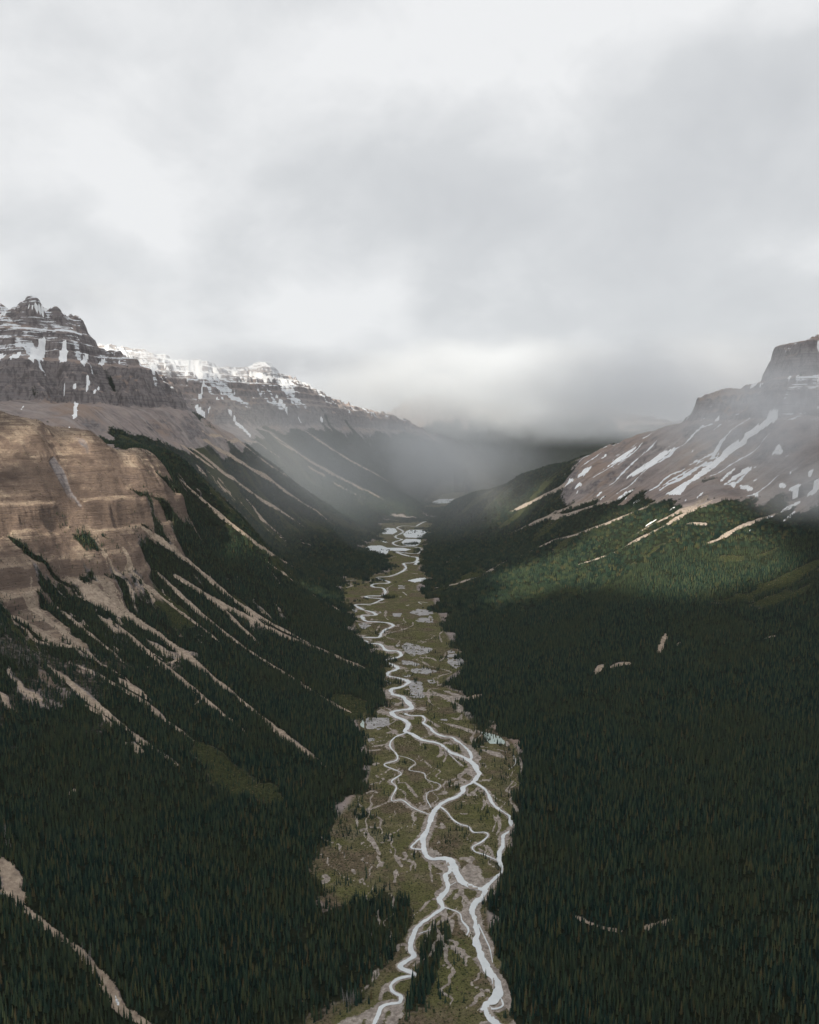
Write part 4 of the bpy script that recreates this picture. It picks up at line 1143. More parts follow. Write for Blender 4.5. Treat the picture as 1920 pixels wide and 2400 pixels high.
M_SNOW = snow_material()
SNOW_R = c2
SN = [(c2(p), 4) for p in [
    [(1600, 545), (1540, 600), (1425, 672), (1420, 690), (1360, 735), (1300, 790), (1230, 840), (1190, 862), (1150, 905), (1140, 918), (1075, 915), (1120, 888), (1200, 835), (1270, 780), (1340, 720), (1420, 660), (1500, 600), (1520, 560)],
    [(1150, 697), (1065, 765), (950, 835), (890, 858), (985, 790), (1065, 735)], [(958, 713), (915, 757), (820, 806), (875, 760)], [(845, 742), (800, 775), (785, 785), (815, 752)], [(785, 788), (735, 832), (702, 844), (738, 803)],
    [(1402, 786), (1345, 838), (1272, 886), (1335, 825)], [(1462, 786), (1405, 832), (1305, 886), (1368, 828)], [(1552, 702), (1582, 730), (1562, 748), (1524, 748)], [(1690, 728), (1714, 732), (1690, 752)],
    [(1345, 868), (1388, 860), (1365, 890)], [(1385, 872), (1448, 882), (1445, 908), (1395, 890)], [(1435, 900), (1475, 915), (1465, 932)], [(1548, 870), (1580, 865), (1595, 885), (1565, 892)], [(1590, 880), (1650, 868), (1645, 897), (1600, 905)], [(1570, 915), (1620, 905), (1615, 925)],
    [(1730, 855), (1685, 890), (1662, 932), (1700, 915), (1735, 885)], [(1665, 936), (1605, 978), (1538, 1004), (1595, 958)], [(1645, 972), (1585, 1028), (1575, 1022), (1600, 995)], [(1545, 1000), (1510, 1016), (1500, 1010)], [(1500, 1025), (1465, 1038), (1470, 1030)], [(1480, 1045), (1430, 1070), (1412, 1066)],
    [(955, 888), (862, 948), (880, 920)], [(842, 893), (780, 930), (800, 905)], [(830, 915), (800, 945), (805, 930)], [(700, 848), (655, 880), (675, 846)], [(755, 866), (685, 898), (708, 868)], [(720, 895), (695, 920), (700, 900)], [(740, 905), (725, 925), (735, 922)], [(665, 828), (640, 838), (650, 826)], [(650, 860), (615, 880), (630, 862)], [(990, 930), (935, 965), (955, 938)], [(935, 925), (900, 938), (912, 926)],
    [(1495, 417), (1420, 486), (1448, 438)], [(1500, 440), (1462, 470), (1475, 450)], [(1645, 385), (1560, 466), (1588, 422)], [(1680, 375), (1590, 462), (1640, 400)], [(1730, 426), (1660, 455), (1685, 432)], [(1655, 290), (1690, 272), (1735, 262), (1735, 290), (1670, 308)], [(1365, 552), (1285, 612), (1262, 624), (1315, 575)], [(1290, 578), (1255, 600), (1265, 585)],
    [(1680, 815), (1702, 812), (1692, 842), (1675, 840)], [(1600, 815), (1612, 820), (1600, 835)], [(1645, 828), (1665, 828), (1655, 840)], [(1180, 735), (1198, 725), (1190, 742)], [(1530, 562), (1510, 575), (1500, 592), (1512, 560)], [(1240, 908), (1210, 930), (1220, 912)], [(1055, 1010), (985, 1055), (1000, 1040)], [(1125, 965), (1095, 985), (1100, 972)], [(1190, 925), (1140, 960), (1145, 945)], [(1480, 850), (1440, 860), (1460, 845)], [(1630, 632), (1648, 640), (1632, 648)], [(1450, 735), (1466, 740), (1452, 748)], [(870, 872), (845, 890), (850, 878)], [(1670, 500), (1690, 525), (1680, 530)], [(1725, 540), (1705, 565), (1720, 560)], [(1440, 512), (1452, 518), (1440, 524)],
]] + [(c1(p), 2) for p in [
    [(155, 240), (190, 242), (196, 290), (182, 352), (118, 347), (130, 300), (165, 280)], [(265, 265), (281, 262), (288, 320), (282, 360), (255, 367), (246, 330), (262, 300)], [(350, 322), (382, 321), (362, 366), (335, 370), (345, 345)], [(412, 362), (440, 341), (464, 341), (430, 374)], [(42, 337), (80, 306), (104, 309), (60, 357), (40, 350)], [(0, 323), (32, 325), (0, 347), (-20, 345), (-20, 325)],
    [(368, 418), (382, 445), (367, 487), (352, 487), (365, 450)], [(442, 423), (427, 460), (395, 490), (386, 487)], [(308, 443), (327, 460), (315, 477), (303, 460)], [(313, 518), (329, 530), (327, 580), (303, 607), (308, 560)], [(278, 642), (304, 615), (296, 632)], [(455, 462), (440, 482), (414, 495)], [(200, 467), (238, 456), (225, 472)], [(248, 458), (282, 475), (265, 488)], [(148, 483), (167, 490), (138, 505)], [(340, 555), (358, 535), (352, 548)], [(80, 560), (104, 540), (92, 556)], [(60, 595), (76, 578), (68, 592)],
    [(110, 127), (160, 114), (212, 142), (180, 157), (150, 134)], [(0, 150), (60, 140), (110, 127), (60, 150), (0, 164)], [(278, 205), (300, 205), (320, 215), (290, 222)], [(495, 355), (515, 370), (505, 370)], [(285, 335), (295, 345), (288, 356)], [(480, 385), (498, 398), (520, 425)], [(575, 462), (588, 465), (580, 472)],
]] + [(c1(p), 3) for p in [
    [(818, 338), (848, 345), (856, 420), (835, 424), (818, 390)], [(783, 368), (803, 363), (797, 412), (776, 424)], [(618, 373), (668, 375), (662, 398), (612, 402)], [(853, 436), (865, 445), (847, 514), (832, 514)], [(888, 358), (912, 380), (938, 424), (902, 412)], [(1138, 478), (1180, 515), (1235, 575), (1312, 630), (1285, 622), (1215, 575), (1170, 525)], [(958, 536), (970, 550), (1000, 600), (1050, 655), (1085, 688), (1045, 662), (985, 608), (958, 565)],
    [(1175, 418), (1230, 448), (1270, 460), (1212, 466)], [(893, 472), (915, 500), (933, 534), (922, 534)], [(688, 328), (704, 380), (714, 398), (686, 377)], [(866, 476), (892, 502), (882, 504)], [(788, 423), (803, 430), (784, 465)], [(678, 436), (690, 475), (670, 474)], [(817, 543), (853, 543), (866, 594), (833, 578)], [(1062, 466), (1074, 520), (1066, 520)], [(1242, 496), (1290, 546), (1278, 542)], [(1327, 572), (1380, 618), (1365, 612)], [(960, 470), (975, 500), (965, 505)], [(860, 545), (900, 552), (890, 560)], [(925, 465), (942, 500), (930, 500)], [(570, 345), (600, 375), (585, 378)], [(735, 345), (742, 385), (728, 390)], [(1100, 450), (1150, 460), (1120, 464)], [(985, 410), (1012, 400), (1000, 425)], [(755, 465), (770, 462), (762, 480)], [(1475, 582), (1498, 608), (1490, 606)], [(640, 395), (660, 400), (650, 415)], [(1030, 395), (1100, 410), (1170, 425), (1150, 432), (1040, 410)], [(450, 305), (560, 320), (540, 332), (460, 318)], [(690, 450), (700, 480), (690, 490)],
]]
for p, k in SN:
    mk = poly_mask(p, .30, .26) & ((GY > 2400) if k != 3 else (GY > 5300))
    o = ground_patch('snow_patch', mk, M_SNOW, lift=1.6, parent=TERRAIN[k])
foam = NT('white_water')
M_FOAM = foam.bsdf(foam.ramp(foam.noise(.5, 4, .6), [(.35, (.35, .36, .36)), (.6, (.85, .86, .87))]), .5, .4)
for p in (c5([(0, 695), (45, 722), (95, 765), (88, 772), (40, 738), (-20, 712)]), c5([(118, 784), (140, 798), (134, 806), (116, 794)]), c5([(448, 1098), (478, 1118), (508, 1160), (508, 1192), (494, 1188), (480, 1140)])):
    o = ground_patch('stream', poly_mask(p, .25, .40), M_FOAM, lift=.7)
    if o: tag(o, 'white rushing stream in the gully through the dark forest', None, 'white stretches of the gully stream', 'structure')


# ------------------------------------------------------------------ conifers
def conifer_material(name, cols):
    t = NT(name)
    oi = t.n('ShaderNodeObjectInfo')
    col = t.ramp(oi.outputs['Random'], cols)
    col = t.mix(t.math('MULTIPLY', t.step(t.noise(.005, 5, .65), .45, .64), .5), col, (.060, .070, .032))
    col = t.mix(t.math('MULTIPLY', t.noise(.9, 3, .6), .5), col, (.008, .014, .011))
    return t.bsdf(col, 1.0, 0.0)


M_CON = conifer_material('conifer_needles', [(0.0, (.008, .021, .018)), (1.0, (.120, .090, .046)), (.30, (.018, .042, .033)), (.6, (.038, .068, .045)), (.84, (.075, .098, .050)), (.95, (.105, .102, .046))])
tb = NT('conifer_bark')
M_BARK = tb.bsdf(tb.ramp(tb.noise(2.0, 4, .6), [(.3, (.05, .038, .03)), (.7, (.13, .105, .085))]), .95, .1)
td = NT('dead_wood')
M_DEAD = td.bsdf(td.ramp(td.noise(1.0, 4, .6), [(.3, (.15, .14, .135)), (.7, (.34, .32, .30))]), .9, .1)


def crown_mesh(seed, H=16.0, R=2.1, tiers=8, sides=7):
    rg = np.random.default_rng(seed)
    V, Fc = [], []
    for i in range(tiers):
        t = i / tiers
        zb = H * (.07 + .88 * t); zt = min(H, zb + H * (.24 - .09 * t))
        r = R * (1 - t) ** .82 * rg.uniform(.82, 1.15) + .12
        ph = rg.uniform(0, 6.28)
        b = len(V)
        V.append((rg.normal(0, .08), rg.normal(0, .08), zt))
        for k in range(sides):
            a = ph + 6.2832 * k / sides + rg.normal(0, .12)
            rr = r * (rg.uniform(.95, 1.2) if k % 2 else rg.uniform(.6, .85))
            V.append((rr * math.cos(a), rr * math.sin(a), zb - r * .22 * rg.uniform(.4, 1.5) + (0 if k % 2 else .35)))
        for k in range(sides):
            Fc.append((b, b + 1 + k, b + 1 + (k + 1) % sides))
    return mesh_from('crown', np.array(V), np.array(Fc), M_CON)


def trunk_mesh(H=15.0, r=.2):
    V, Fc = [], []
    for j, (z, k) in enumerate(((-1.2, 1.25), (0, 1.0), (H * .5, .6), (H * .97, .12))):
        for i in range(5):
            a = 6.2832 * i / 5
            V.append((r * k * math.cos(a), r * k * math.sin(a), z))
        if j:
            for i in range(5):
                Fc.append((5 * (j - 1) + i, 5 * (j - 1) + (i + 1) % 5, 5 * j + (i + 1) % 5, 5 * j + i))
    return mesh_from('trunk', np.array(V), np.array(Fc), M_BARK)


CROWNS = [crown_mesh(5), crown_mesh(6, 16, 1.75, 9), crown_mesh(7, 16, 2.35, 7), crown_mesh(8, 16, 1.5, 9, 6)]
TRUNK = trunk_mesh()


def sample(lam_density, rowsel):
    """random ground points; lam_density = trees per square metre on the grid cells"""
    dx = np.diff(GX, axis=1)[:-1]; dy = np.diff(GY, axis=0)[:, :-1]
    lam = lam_density[:-1, :-1] * dx * dy * rowsel[:-1, :-1]
    k = rng.poisson(lam)
    r, c = np.nonzero(k)
    r = np.repeat(r, k[r, c]); c = np.repeat(c, k[np.nonzero(k)])
    fr, fc = rng.random(len(r)), rng.random(len(r))
    Y = YY[r] + (YY[r + 1] - YY[r]) * fr
    a = AA[c] + (AA[c + 1] - AA[c]) * fc
    z = (Z[r, c] * (1 - fc) + Z[r, c + 1] * fc) * (1 - fr) + (Z[r + 1, c] * (1 - fc) + Z[r + 1, c + 1] * fc) * fr
    return a * Y, Y, z


elev = (Z + 20 - CAM_H) / GY
HOR = np.maximum.accumulate((Z - 45 - CAM_H) / GY, axis=0)
SEEN = (elev >= HOR) & (np.abs(GA) < .60) & (GY > 560)
NEAR_LIM = 2700
GAPS = np.clip(1.02 + .75 * fbm(GX, GY, 32, 3, 411), .22, 1.35)
X1, Y1, Z1 = sample(FOREST * GAPS / 18.0, SEEN & (GY < NEAR_LIM))
X2, Y2, Z2 = sample(FOREST / 125.0, SEEN & (GY >= NEAR_LIM) & (GY < 9800))


def tree_scale(X, Y, z, n):
    hgt = np.interp(z, [0, 60, 250, 500], [.88, .84, .70, .58])
    s = hgt * rng.uniform(.55, 1.25, n) * np.clip(1 + .22 * fbm(X, Y, 60, 3, 421), .6, 1.4)
    loc = bilinear(FOREST, X, Y)
    return s * np.where(loc < .5, .72, 1.0)


S1, S2 = tree_scale(X1, Y1, Z1, len(X1)), tree_scale(X2, Y2, Z2, len(X2))
pu, pv = proj(X1, Y1, Z1)
pu2, pv2 = proj(X1, Y1, Z1 + 16 * S1)
inside = (pu > 8) & (pu < 1717) & (pv < 2150) & (pv2 > 0)
rank = np.where(inside, pv - pv2, 0)
pick = np.argsort(-rank)[:296]
FORM = ('bushy', 'slender', 'broad', 'spire-shaped')
PLACE = {
    ('R', 'edge'): 'at the edge of the big forest beside the braided river',
    ('R', 'deep'): 'deep in the big forest below the brown scree mountain',
    ('L', 'edge'): 'at the forest edge beside the lower gravel fan',
    ('L', 'gully'): 'lining the gully of the white stream below the bluff',
    ('L', 'deep'): 'deep in the forest between the gully stream and the river',
    ('L', 'out'): 'in the forest across the gully stream from the river',
    ('F', 'edge'): 'standing alone on the marshy valley floor beside the river',
}
GROUPS = {'R': 'conifers of the forest below the scree mountain', 'L': 'conifers of the forest below the bluff', 'F': 'conifers on the valley floor'}
GULLY = hit(densify(c5([(0, 700), (90, 760), (140, 800), (260, 900), (340, 950), (390, 1010), (450, 1090), (500, 1190), (560, 1220), (700, 1300)]), 6), Z)
CROWN_OBJ = {}
kind1 = rng.integers(0, 4, len(X1))
for j, i in enumerate(pick):
    k = j % 4 if j < 4 else int(kind1[i])
    x, y, z, s = X1[i], Y1[i], Z1[i], S1[i]
    t = bpy.data.objects.new('conifer_tree', None)
    COL.objects.link(t)
    t.location = (x, y, z - .3); t.scale = (s, s, s); t.rotation_euler = (0, 0, rng.uniform(0, 6.28))
    fz = bilinear(FSOFT, np.array([x]), np.array([y]))[0]
    side = 'F' if fz > .55 else ('L' if x < 0 else 'R')
    zone = 'edge' if side == 'F' or bilinear(FWIDE, np.array([x]), np.array([y]))[0] > .12 else 'deep'
    if side == 'L':
        gd = GULLY - (x, y); j_ = int(np.argmin((gd ** 2).sum(1))); gdist = float(np.hypot(*gd[j_]))
        if gdist < 24: zone = 'gully'
        elif x < GULLY[j_, 0] and y < GULLY[j_, 1] + 40: zone = 'out'
    size_ = 'tall' if s > .92 else 'short'
    tag(t, size_ + ' ' + FORM[k] + ' dark conifer ' + PLACE[(side, zone)], 'tree', GROUPS[side])
    co = put('crown', CROWNS[k], t)
    put('trunk', TRUNK, t)
    CROWN_OBJ.setdefault(k, co)
keep = np.ones(len(X1), bool); keep[pick] = False


def dead_tree_meshes(seed):
    rg = np.random.default_rng(seed)
    V, Fc = [], []

    def limb(p, q, r0, r1):
        p, q = np.array(p, float), np.array(q, float)
        d = (q - p) / np.linalg.norm(q - p)
        a = np.cross(d, [.3, .9, .2]); a /= np.linalg.norm(a); b = np.cross(d, a)
        n = len(V)
        for c, r in ((p, r0), (q, r1)):
            for k in range(4):
                V.append(c + r * (a * math.cos(k * 1.571) + b * math.sin(k * 1.571)))
        for k in range(4):
            Fc.append((n + k, n + (k + 1) % 4, n + 4 + (k + 1) % 4, n + 4 + k))
    trunk_v = [(0, 0, -1), (rg.normal(0, .2), rg.normal(0, .2), 6), (rg.normal(0, .4), rg.normal(0, .4), 13)]
    limb(trunk_v[0], trunk_v[1], .34, .24); limb(trunk_v[1], trunk_v[2], .24, .05)
    tm = mesh_from('trunk', np.array(V), np.array(Fc), M_DEAD)
    V.clear(); Fc.clear()
    for j in range(16):
        z = rg.uniform(2.5, 12); a = rg.uniform(0, 6.28); l = (13.5 - z) * .17 + .5
        limb((0, 0, z), (l * math.cos(a), l * math.sin(a), z - .25 * l), .07, .03)
    return tm, mesh_from('branches', np.array(V), np.array(Fc), M_DEAD)


DEAD = [dead_tree_meshes(1), dead_tree_meshes(2), dead_tree_meshes(3)]
for lab, grp, poly, num in (('bare grey dead tree at the forest edge by the lower gravel fan', 'dead trees by the gravel fan', c8([(370, 1830), (500, 1800), (510, 1880), (400, 1890)]), 16),
                            ('bare grey dead tree along the bank of the gully stream', 'dead trees along the gully', c5([(330, 940), (400, 960), (400, 1020), (360, 1030)]), 9),
                            ('bare grey dead tree above the pale cut bank of the gully', 'dead trees above the cut bank', c5([(0, 380), (30, 420), (60, 560), (0, 470)]), 9),
                            ('bare grey dead tree in the thinned forest below the tan bluff', 'dead trees below the bluff', c3([(440, 540), (560, 600), (570, 680), (480, 760), (420, 640)]), 24),
                            ('bare grey dead tree on the stony slope beneath the bluff foot', 'dead trees on the stony slope', c3([(0, 560), (230, 640), (220, 760), (60, 800), (0, 760)]), 24)):
    P0 = np.array(poly)
    w = rng.dirichlet(np.ones(len(P0)), num)
    hp = hit(w @ P0, Z)
    for j, (x, y) in enumerate(hp):
        e = bpy.data.objects.new('dead_tree', None); COL.objects.link(e)
        e.location = (x, y, float(bilinear(Z, np.array([x]), np.array([y]))[0]))
        sc_ = rng.uniform(.7, 1.25); e.scale = (sc_, sc_, sc_); e.rotation_euler = (rng.normal(0, .05), rng.normal(0, .05), rng.uniform(0, 6.28))
        tag(e, lab, 'dead tree', grp)
        put('trunk', DEAD[j % 3][0], e); put('branches', DEAD[j % 3][1], e)


def forest_object():
    n1 = int(keep.sum()); n2 = len(X2)
    P = np.concatenate([np.stack([X1, Y1, Z1 - .3], 1)[keep], np.stack([X2, Y2, Z2 - .8], 1)]).astype(F32)
    me = bpy.data.meshes.new('forest')
    me.vertices.add(len(P)); me.vertices.foreach_set('co', P.ravel())
    kd = np.concatenate([kind1[keep], 4 + rng.integers(0, 2, n2)]).astype(np.int32)
    sc = np.concatenate([S1[keep], S2]).astype(F32)
    rt = np.zeros((len(P), 3), F32); rt[:, 2] = rng.uniform(0, 6.28, len(P))
    for nm, typ, dat, key in (('kind', 'INT', kd, 'value'), ('scl', 'FLOAT', sc, 'value'), ('rot', 'FLOAT_VECTOR', rt.ravel(), 'vector')):
        a = me.attributes.new(nm, typ, 'POINT'); a.data.foreach_set(key, dat)
    ng = bpy.data.node_groups.new('forest_trees', 'GeometryNodeTree')
    ng.interface.new_socket('Geometry', in_out='INPUT', socket_type='NodeSocketGeometry')
    ng.interface.new_socket('Geometry', in_out='OUTPUT', socket_type='NodeSocketGeometry')
    N, L = ng.nodes.new, ng.links.new
    gi, go = N('NodeGroupInput'), N('NodeGroupOutput')
    join = N('GeometryNodeJoinGeometry')
    L(join.outputs[0], go.inputs[0])

    def named(nm, typ):
        nd = N('GeometryNodeInputNamedAttribute'); nd.data_type = typ; nd.inputs['Name'].default_value = nm
        return next(o for o in nd.outputs if o.enabled and o.name == 'Attribute')
    kind, scl, rot = named('kind', 'INT'), named('scl', 'FLOAT'), named('rot', 'FLOAT_VECTOR')
    e2r = N('FunctionNodeEulerToRotation'); L(rot, e2r.inputs[0])
    crowns = []
    for k in range(4):
        oi = N('GeometryNodeObjectInfo'); oi.transform_space = 'ORIGINAL'
        oi.inputs['Object'].default_value = CROWN_OBJ[k]
        crowns.append(oi.outputs['Geometry'])

    def clump(seed):
        rg = random.Random(seed)
        jg = N('GeometryNodeJoinGeometry')
        for i in range(6):
            tr = N('GeometryNodeTransform')
            L(crowns[rg.randrange(4)], tr.inputs['Geometry'])
            a = i * 1.05 + rg.uniform(-.4, .4); r = 2.0 if i == 0 else rg.uniform(4.5, 7.5)
            tr.inputs['Translation'].default_value = (r * math.cos(a), r * math.sin(a), rg.uniform(-1.5, .3))
            tr.inputs['Rotation'].default_value = (0, 0, rg.uniform(0, 6))
            s = rg.uniform(.75, 1.2); tr.inputs['Scale'].default_value = (s * 1.1, s * 1.1, s)
            L(tr.outputs[0], jg.inputs[0])
        return jg.outputs[0]
    src = crowns + [clump(1), clump(2)]
    for k, g in enumerate(src):
        cmp_ = N('FunctionNodeCompare'); cmp_.data_type = 'INT'; cmp_.operation = 'EQUAL'
        ins = [s for s in cmp_.inputs if s.enabled and s.type == 'INT']
        L(kind, ins[0]); ins[1].default_value = k
        io = N('GeometryNodeInstanceOnPoints')
        L(gi.outputs[0], io.inputs['Points']); L(cmp_.outputs[0], io.inputs['Selection']); L(g, io.inputs['Instance'])
        L(e2r.outputs[0], io.inputs['Rotation']); L(scl, io.inputs['Scale'])
        L(io.outputs[0], join.inputs[0])
    o = put('forest', me)
    md = o.modifiers.new('trees', 'NODES'); md.node_group = ng
    tag(o, 'dense dark conifer forest covering both valley sides', 'forest', None, 'stuff')
    print('forest points', n1, n2)
    return o


forest_object()


def scrub_object():
    """knee to head high willow scrub on the floor and in the avalanche meadows"""
    nz_ = fbm(GX, GY, 55, 4, 401) + .5 * fbm(GX, GY, 14, 2, 402)
    den = FSOFT * np.clip(nz_ * .9 + .35, .05, 1.2) * (1 - sstep(.30, .45, GR2)) * .060 + (1 - FSOFT) * sstep(.6, .9, MEADOW) * .03 + (1 - FSOFT) * BL * .004
    X, Y, z = sample(den.astype(float), SEEN & (GY < 2700))
    n = len(X)
    me = bpy.data.meshes.new('scrub')
    me.vertices.add(n); me.vertices.foreach_set('co', np.stack([X, Y, z], 1).astype(F32).ravel())
    sc = np.stack([rng.uniform(.5, 1.7, n), rng.uniform(.5, 1.7, n), rng.uniform(.4, 1.3, n)], 1).astype(F32)
    a = me.attributes.new('scl', 'FLOAT_VECTOR', 'POINT'); a.data.foreach_set('vector', sc.ravel())
    ng = bpy.data.node_groups.new('scrub_bushes', 'GeometryNodeTree')
    ng.interface.new_socket('Geometry', in_out='INPUT', socket_type='NodeSocketGeometry')
    ng.interface.new_socket('Geometry', in_out='OUTPUT', socket_type='NodeSocketGeometry')
    N, L = ng.nodes.new, ng.links.new
    gi, go = N('NodeGroupInput'), N('NodeGroupOutput')
    ico = N('GeometryNodeMeshIcoSphere'); ico.inputs['Subdivisions'].default_value = 1
    sm = N('GeometryNodeSetMaterial'); L(ico.outputs[0], sm.inputs['Geometry'])
    t = NT('willow_scrub'); oi = t.n('ShaderNodeObjectInfo')
    sm.inputs['Material'].default_value = t.bsdf(t.ramp(oi.outputs['Random'], [(0, (.022, .030, .013)), (1, (.17, .13, .075)), (.4, (.045, .055, .022)), (.7, (.085, .078, .034)), (.85, (.11, .085, .05))]), .9, .1)
    io = N('GeometryNodeInstanceOnPoints')
    at2 = N('GeometryNodeInputNamedAttribute'); at2.data_type = 'FLOAT_VECTOR'; at2.inputs['Name'].default_value = 'scl'
    L(gi.outputs[0], io.inputs['Points']); L(sm.outputs[0], io.inputs['Instance'])
    L(next(o for o in at2.outputs if o.enabled and o.name == 'Attribute'), io.inputs['Scale'])
    L(io.outputs[0], go.inputs[0])
    o = put('scrub', me)
    o.modifiers.new('bushes', 'NODES').node_group = ng
    tag(o, 'low brown and green willow scrub over the valley floor and avalanche meadows', 'scrub', None, 'stuff')
    print('scrub', n)


scrub_object()


# ------------------------------------------------------------------ air: even haze, and mist banks hanging on the mountains
def box_mesh(name, lo, hi):
    V = [(x, y, z) for x in (lo[0], hi[0]) for y in (lo[1], hi[1]) for z in (lo[2], hi[2])]
    Fc = [(0, 1, 3, 2), (4, 6, 7, 5), (0, 4, 5, 1), (2, 3, 7, 6), (0, 2, 6, 4), (1, 5, 7, 3)]
    return mesh_from(name, np.array(V), np.array(Fc))


HAZE_D = 1.1e-5
hm = NT('haze_air')
pv_ = hm.n('ShaderNodeVolumePrincipled')
pv_.inputs['Color'].default_value = (.90, .95, 1.0, 1)
pv_.inputs['Density'].default_value = HAZE_D
pv_.inputs['Anisotropy'].default_value = 0.2
hm.t.links.new(pv_.outputs[0], hm.out.inputs['Volume'])
haze = put('haze', box_mesh('haze', (-43000, -400, float(Z.min()) - 3), (43000, 26400, float(max(Z.max() + 40, 2900)))))
haze.data.materials.append(hm.m)
tag(haze, 'thin pale haze filling the valley', 'haze', None, 'stuff')


def shade_cloud():
    """unseen cloud sheet added towards the sun, cut to shade the valley and let the sun through where the photograph shows sunlit ground"""
    S = np.array(SUN_DIR); e1 = np.cross(S, [0, 0, 1]); e1 /= np.linalg.norm(e1); e2 = np.cross(e1, S)
    sel = (np.abs(GA) < .62) & (GY > 500) & (GY < 11500) & (np.abs(GX) < 3000)
    P = np.stack([GX[sel], GY[sel], Z[sel]], 1)
    p1, p2 = P @ e1, P @ e2
    lo1, hi1, lo2, hi2 = p1.min() - 500, p1.max() + 500, p2.min() - 500, p2.max() + 500
    gaps = [[(1040, 1245), (1115, 1185), (1245, 1122), (1400, 1088), (1540, 1090), (1640, 1135), (1560, 1225), (1420, 1258), (1330, 1215), (1220, 1212), (1130, 1245)],
            [(640, 1040), (760, 1062), (880, 1095), (890, 1072), (780, 1045), (650, 1012)],
            [(1010, 1085), (1060, 1050), (1140, 1015), (1150, 1025), (1080, 1065)]]
    polys = []
    for g in gaps:
        h_ = hit(np.array(g, float), Z)
        z_ = bilinear(Z, h_[:, 0], h_[:, 1])
        W_ = np.c_[h_, z_]
        polys.append(np.stack([W_ @ e1, W_ @ e2], 1))
    thin_ = hit(np.array([(-60, 890), (60, 905), (190, 935), (300, 990), (330, 1060), (300, 1110), (120, 1120), (-60, 1110)], float), Z)
    thin_ = np.c_[thin_, bilinear(Z, thin_[:, 0], thin_[:, 1])]
    polys.append(np.stack([thin_ @ e1, thin_ @ e2], 1))
    n1, n2 = int((hi1 - lo1) / 50), int((hi2 - lo2) / 50)
    A, B = np.meshgrid(np.linspace(lo1, hi1, n1), np.linspace(lo2, hi2, n2))
    ins = np.zeros(A.shape, bool)
    wx, wy = A + 170 * fbm(A, B, 330, 4, 201), B + 170 * fbm(A, B, 330, 4, 202)
    for j_, pl in enumerate(polys):
        m = np.zeros(A.shape, bool)
        for k in range(len(pl)):
            (xa, ya), (xb, yb) = pl[k], pl[(k + 1) % len(pl)]
            c_ = (ya > wy) != (yb > wy)
            m ^= c_ & (wx < (xb - xa) * (wy - ya) / (yb - ya + 1e-9) + xa)
        if j_ == len(polys) - 1:
            m &= fbm(A, B, 95, 2, 207) > -.05       # sieve of holes, lets part of the sun onto the bluff
        ins |= m
    shade = sel & (Z < np.interp(GY, [3300, 4800, 5600, 8000, 8800], [1500, 1250, 1200, 1100, 900]))
    cnt_ = np.zeros(A.shape)
    PS = np.stack([GX[shade], GY[shade], Z[shade]], 1)
    np.add.at(cnt_, (np.clip(((PS @ e2 - lo2) / (hi2 - lo2) * (n2 - 1)).round().astype(int), 0, n2 - 1), np.clip(((PS @ e1 - lo1) / (hi1 - lo1) * (n1 - 1)).round().astype(int), 0, n1 - 1)), 1)
    cover = blur_small(cnt_ > 0) * .5 + .5
    ok = ~ins & (cover + .25 * fbm(A, B, 900, 4, 203) > .30)
    base = 10000 - 420 * np.clip(blur_small(ok), 0, 1) + 260 * fbm(A, B, 1500, 4, 204)
    V, Fc, idx = [], [], -np.ones((2,) + A.shape, int)
    q = ok[:-1, :-1] & ok[1:, :-1] & ok[:-1, 1:] & ok[1:, 1:]
    use = np.zeros(A.shape, bool)
    for a_, b_ in ((slice(None, -1), slice(None, -1)), (slice(1, None), slice(None, -1)), (slice(None, -1), slice(1, None)), (slice(1, None), slice(1, None))):
        use[a_, b_] |= q
    num = np.cumsum(use.ravel()).reshape(A.shape) - 1
    cnt = int(use.sum())
    lower = (A[use, None] * e1 + B[use, None] * e2 + base[use, None] * S)
    r, c = np.nonzero(q)
    f0 = np.stack([num[r, c], num[r, c + 1], num[r + 1, c + 1], num[r + 1, c]], 1)
    t = NT('shade_cloud_white')
    m = t.bsdf(t.ramp(t.noise(.002, 4, .6), [(.3, (.82, .83, .84)), (.7, (.92, .92, .92))]), 1.0, 0.0)
    tl = t.n('ShaderNodeBsdfTranslucent'); tl.inputs['Color'].default_value = (.62, .63, .65, 1)  # passes diffuse sun, so the added sheet does not darken the valley too much
    ms = t.n('ShaderNodeMixShader'); ms.inputs[0].default_value = .7
    t.t.links.new([x for x in t.t.nodes if x.type == 'BSDF_PRINCIPLED'][0].outputs[0], ms.inputs[1]); t.t.links.new(tl.outputs[0], ms.inputs[2])
    t.t.links.new(ms.outputs[0], t.out.inputs['Surface'])
    o = put('cloud', mesh_from('cloud', lower, f0, m, True))  # added out of view to block the sun everywhere but the gaps
    tag(o, 'added unseen cloud sheet shading the valley, with gaps for the sunlit patches', 'cloud', None, 'stuff')


def blur_small(m):
    m = m.astype(float)
    for _ in range(4):
        p = np.pad(m, 2, mode='edge')
        m = sum(p[i:i + m.shape[0], j:j + m.shape[1]] for i in range(5) for j in range(5)) / 25
    return m * 2 - 1


shade_cloud()


def unit_ball():
    V, Fc = [], []
    n, m = 16, 10
    for j in range(m + 1):
        for i in range(n):
            t, p = math.pi * j / m, 2 * math.pi * i / n
            V.append((math.sin(t) * math.cos(p), math.sin(t) * math.sin(p), math.cos(t)))
    for j in range(m):
        for i in range(n):
            Fc.append((j * n + i, (j + 1) * n + i, (j + 1) * n + (i + 1) % n, j * n + (i + 1) % n))
    return np.array(V), np.array(Fc)


UB = unit_ball()


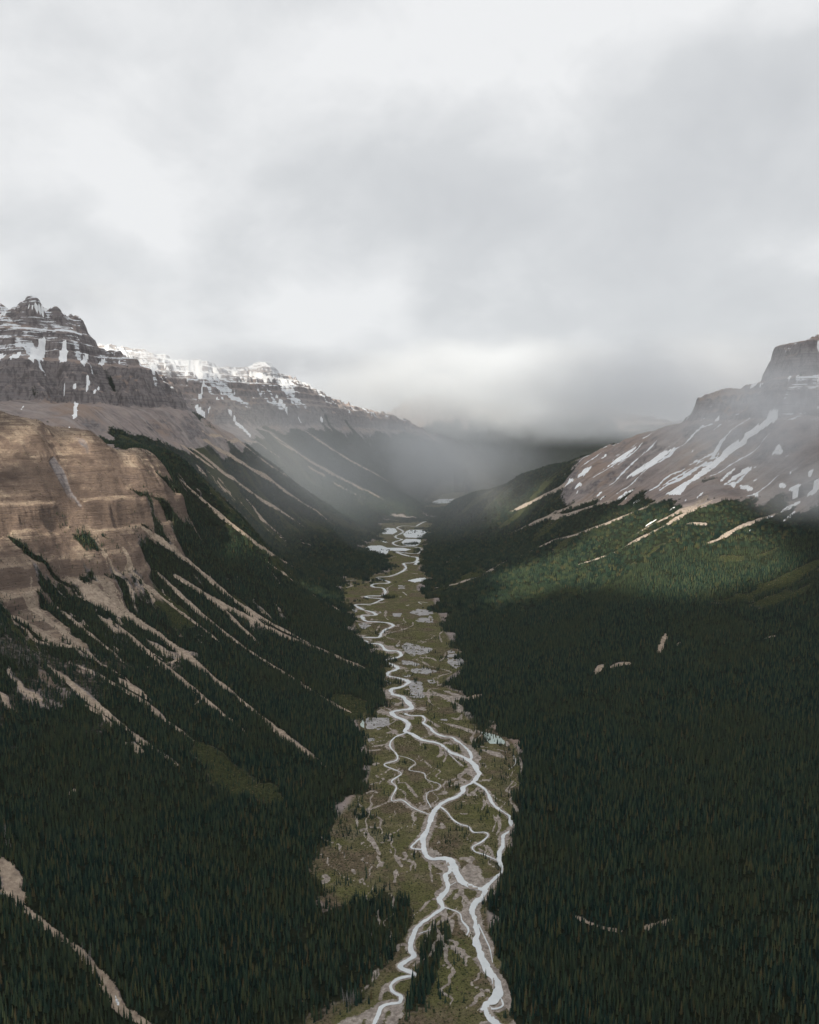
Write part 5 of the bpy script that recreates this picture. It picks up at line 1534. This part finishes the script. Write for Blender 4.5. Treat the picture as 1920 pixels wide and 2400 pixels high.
def mist(u, v, Y, size, dens, wl, lab, thresh=(.42, .62), seed=0.0, tilt=0.0, core=.25):
    t = NT('mist_air')
    tc = t.n('ShaderNodeTexCoord')
    ln = t.n('ShaderNodeVectorMath', operation='LENGTH'); t.set(ln.inputs[0], tc.outputs['Object'])
    n = t.noise(1.0 / wl, 5, .6, off=(seed, seed * 2, seed * .5), stretch=(1 / wl, 1 / wl, 1.5 / wl))
    n2 = t.n  # keep the builder short
    nd = [x for x in t.t.nodes if x.type == 'TEX_NOISE'][-1]; nd.inputs['Scale'].default_value = 1.0
    rr = t.math('ADD', ln.outputs['Value'], t.math('MULTIPLY', t.math('SUBTRACT', n, .5), .9))
    f = t.step(rr, .95, core)
    f = t.math('MULTIPLY', f, t.step(ln.outputs['Value'], 1.0, .8))
    f = t.math('MULTIPLY', f, t.step(n, *thresh))
    vol = t.n('ShaderNodeVolumePrincipled')
    vol.inputs['Color'].default_value = (.955, .975, 1.0, 1)
    vol.inputs['Anisotropy'].default_value = 0.2
    t.set(vol.inputs['Density'], t.math('MULTIPLY', f, dens))
    t.t.links.new(vol.outputs[0], t.out.inputs['Volume'])
    me = mesh_from('mist', *UB)
    me.materials.append(t.m)
    o = put('mist', me)
    p = at(u, v, Y)
    o.location = p; o.scale = size; o.rotation_euler = (0, 0, tilt)
    tag(o, lab, 'mist', None, 'stuff')
    return o


mist(130, 630, 4500, (700, 500, 120), .0016, 260, 'wisp of cloud on the flat summit of the cliffed peak', seed=1, thresh=(.35, .6))
mist(420, 762, 6700, (1900, 700, 220), .0019, 340, 'cloud bank lying along the top of the snow-streaked mountain', seed=2, thresh=(.30, .55))
mist(1040, 815, 12000, (3300, 1500, 900), .0022, 800, 'thick low cloud hiding the mountains at the head of the valley', seed=3, thresh=(.28, .52), core=.35)
mist(1180, 890, 11000, (2200, 800, 420), .0022, 500, 'ragged skirt of cloud over the dark mountain at the head of the valley', seed=13, thresh=(.34, .6), core=.3)
mist(1400, 820, 8000, (2100, 1200, 700), .0016, 600, 'low cloud behind the ridge of the scree mountain', seed=4, thresh=(.28, .52))
mist(1630, 870, 3050, (800, 320, 380), .0042, 260, 'thin mist drifting across the cliffs of the scree mountain', seed=5, thresh=(.3, .65))
mist(1735, 1035, 2450, (330, 200, 140), .0034, 160, 'small bank of mist over the snowy treeline of the scree mountain', seed=6, thresh=(.3, .6))
mist(640, 985, 4900, (1500, 1500, 700), .00110, 700, 'veil of rain mist hanging over the middle of the valley', seed=7, thresh=(.25, .75), core=.05)
mist(900, 960, 8300, (1700, 1500, 620), .00105, 800, 'faint veil of mist beyond the forested point by the lakes', seed=8, thresh=(.2, .7))
mist(1060, 1050, 4700, (1000, 900, 420), .00050, 600, 'thin veil of mist across the forested shoulder below the scree mountain', seed=9, thresh=(.25, .75), core=.05)
mist(420, 1070, 3300, (800, 600, 380), .00050, 500, 'thin veil of mist over the forest behind the tan bluff', seed=10, thresh=(.25, .75), core=.05)
SC.cycles.volume_step_rate = 1.0
SC.cycles.volume_max_steps = 128
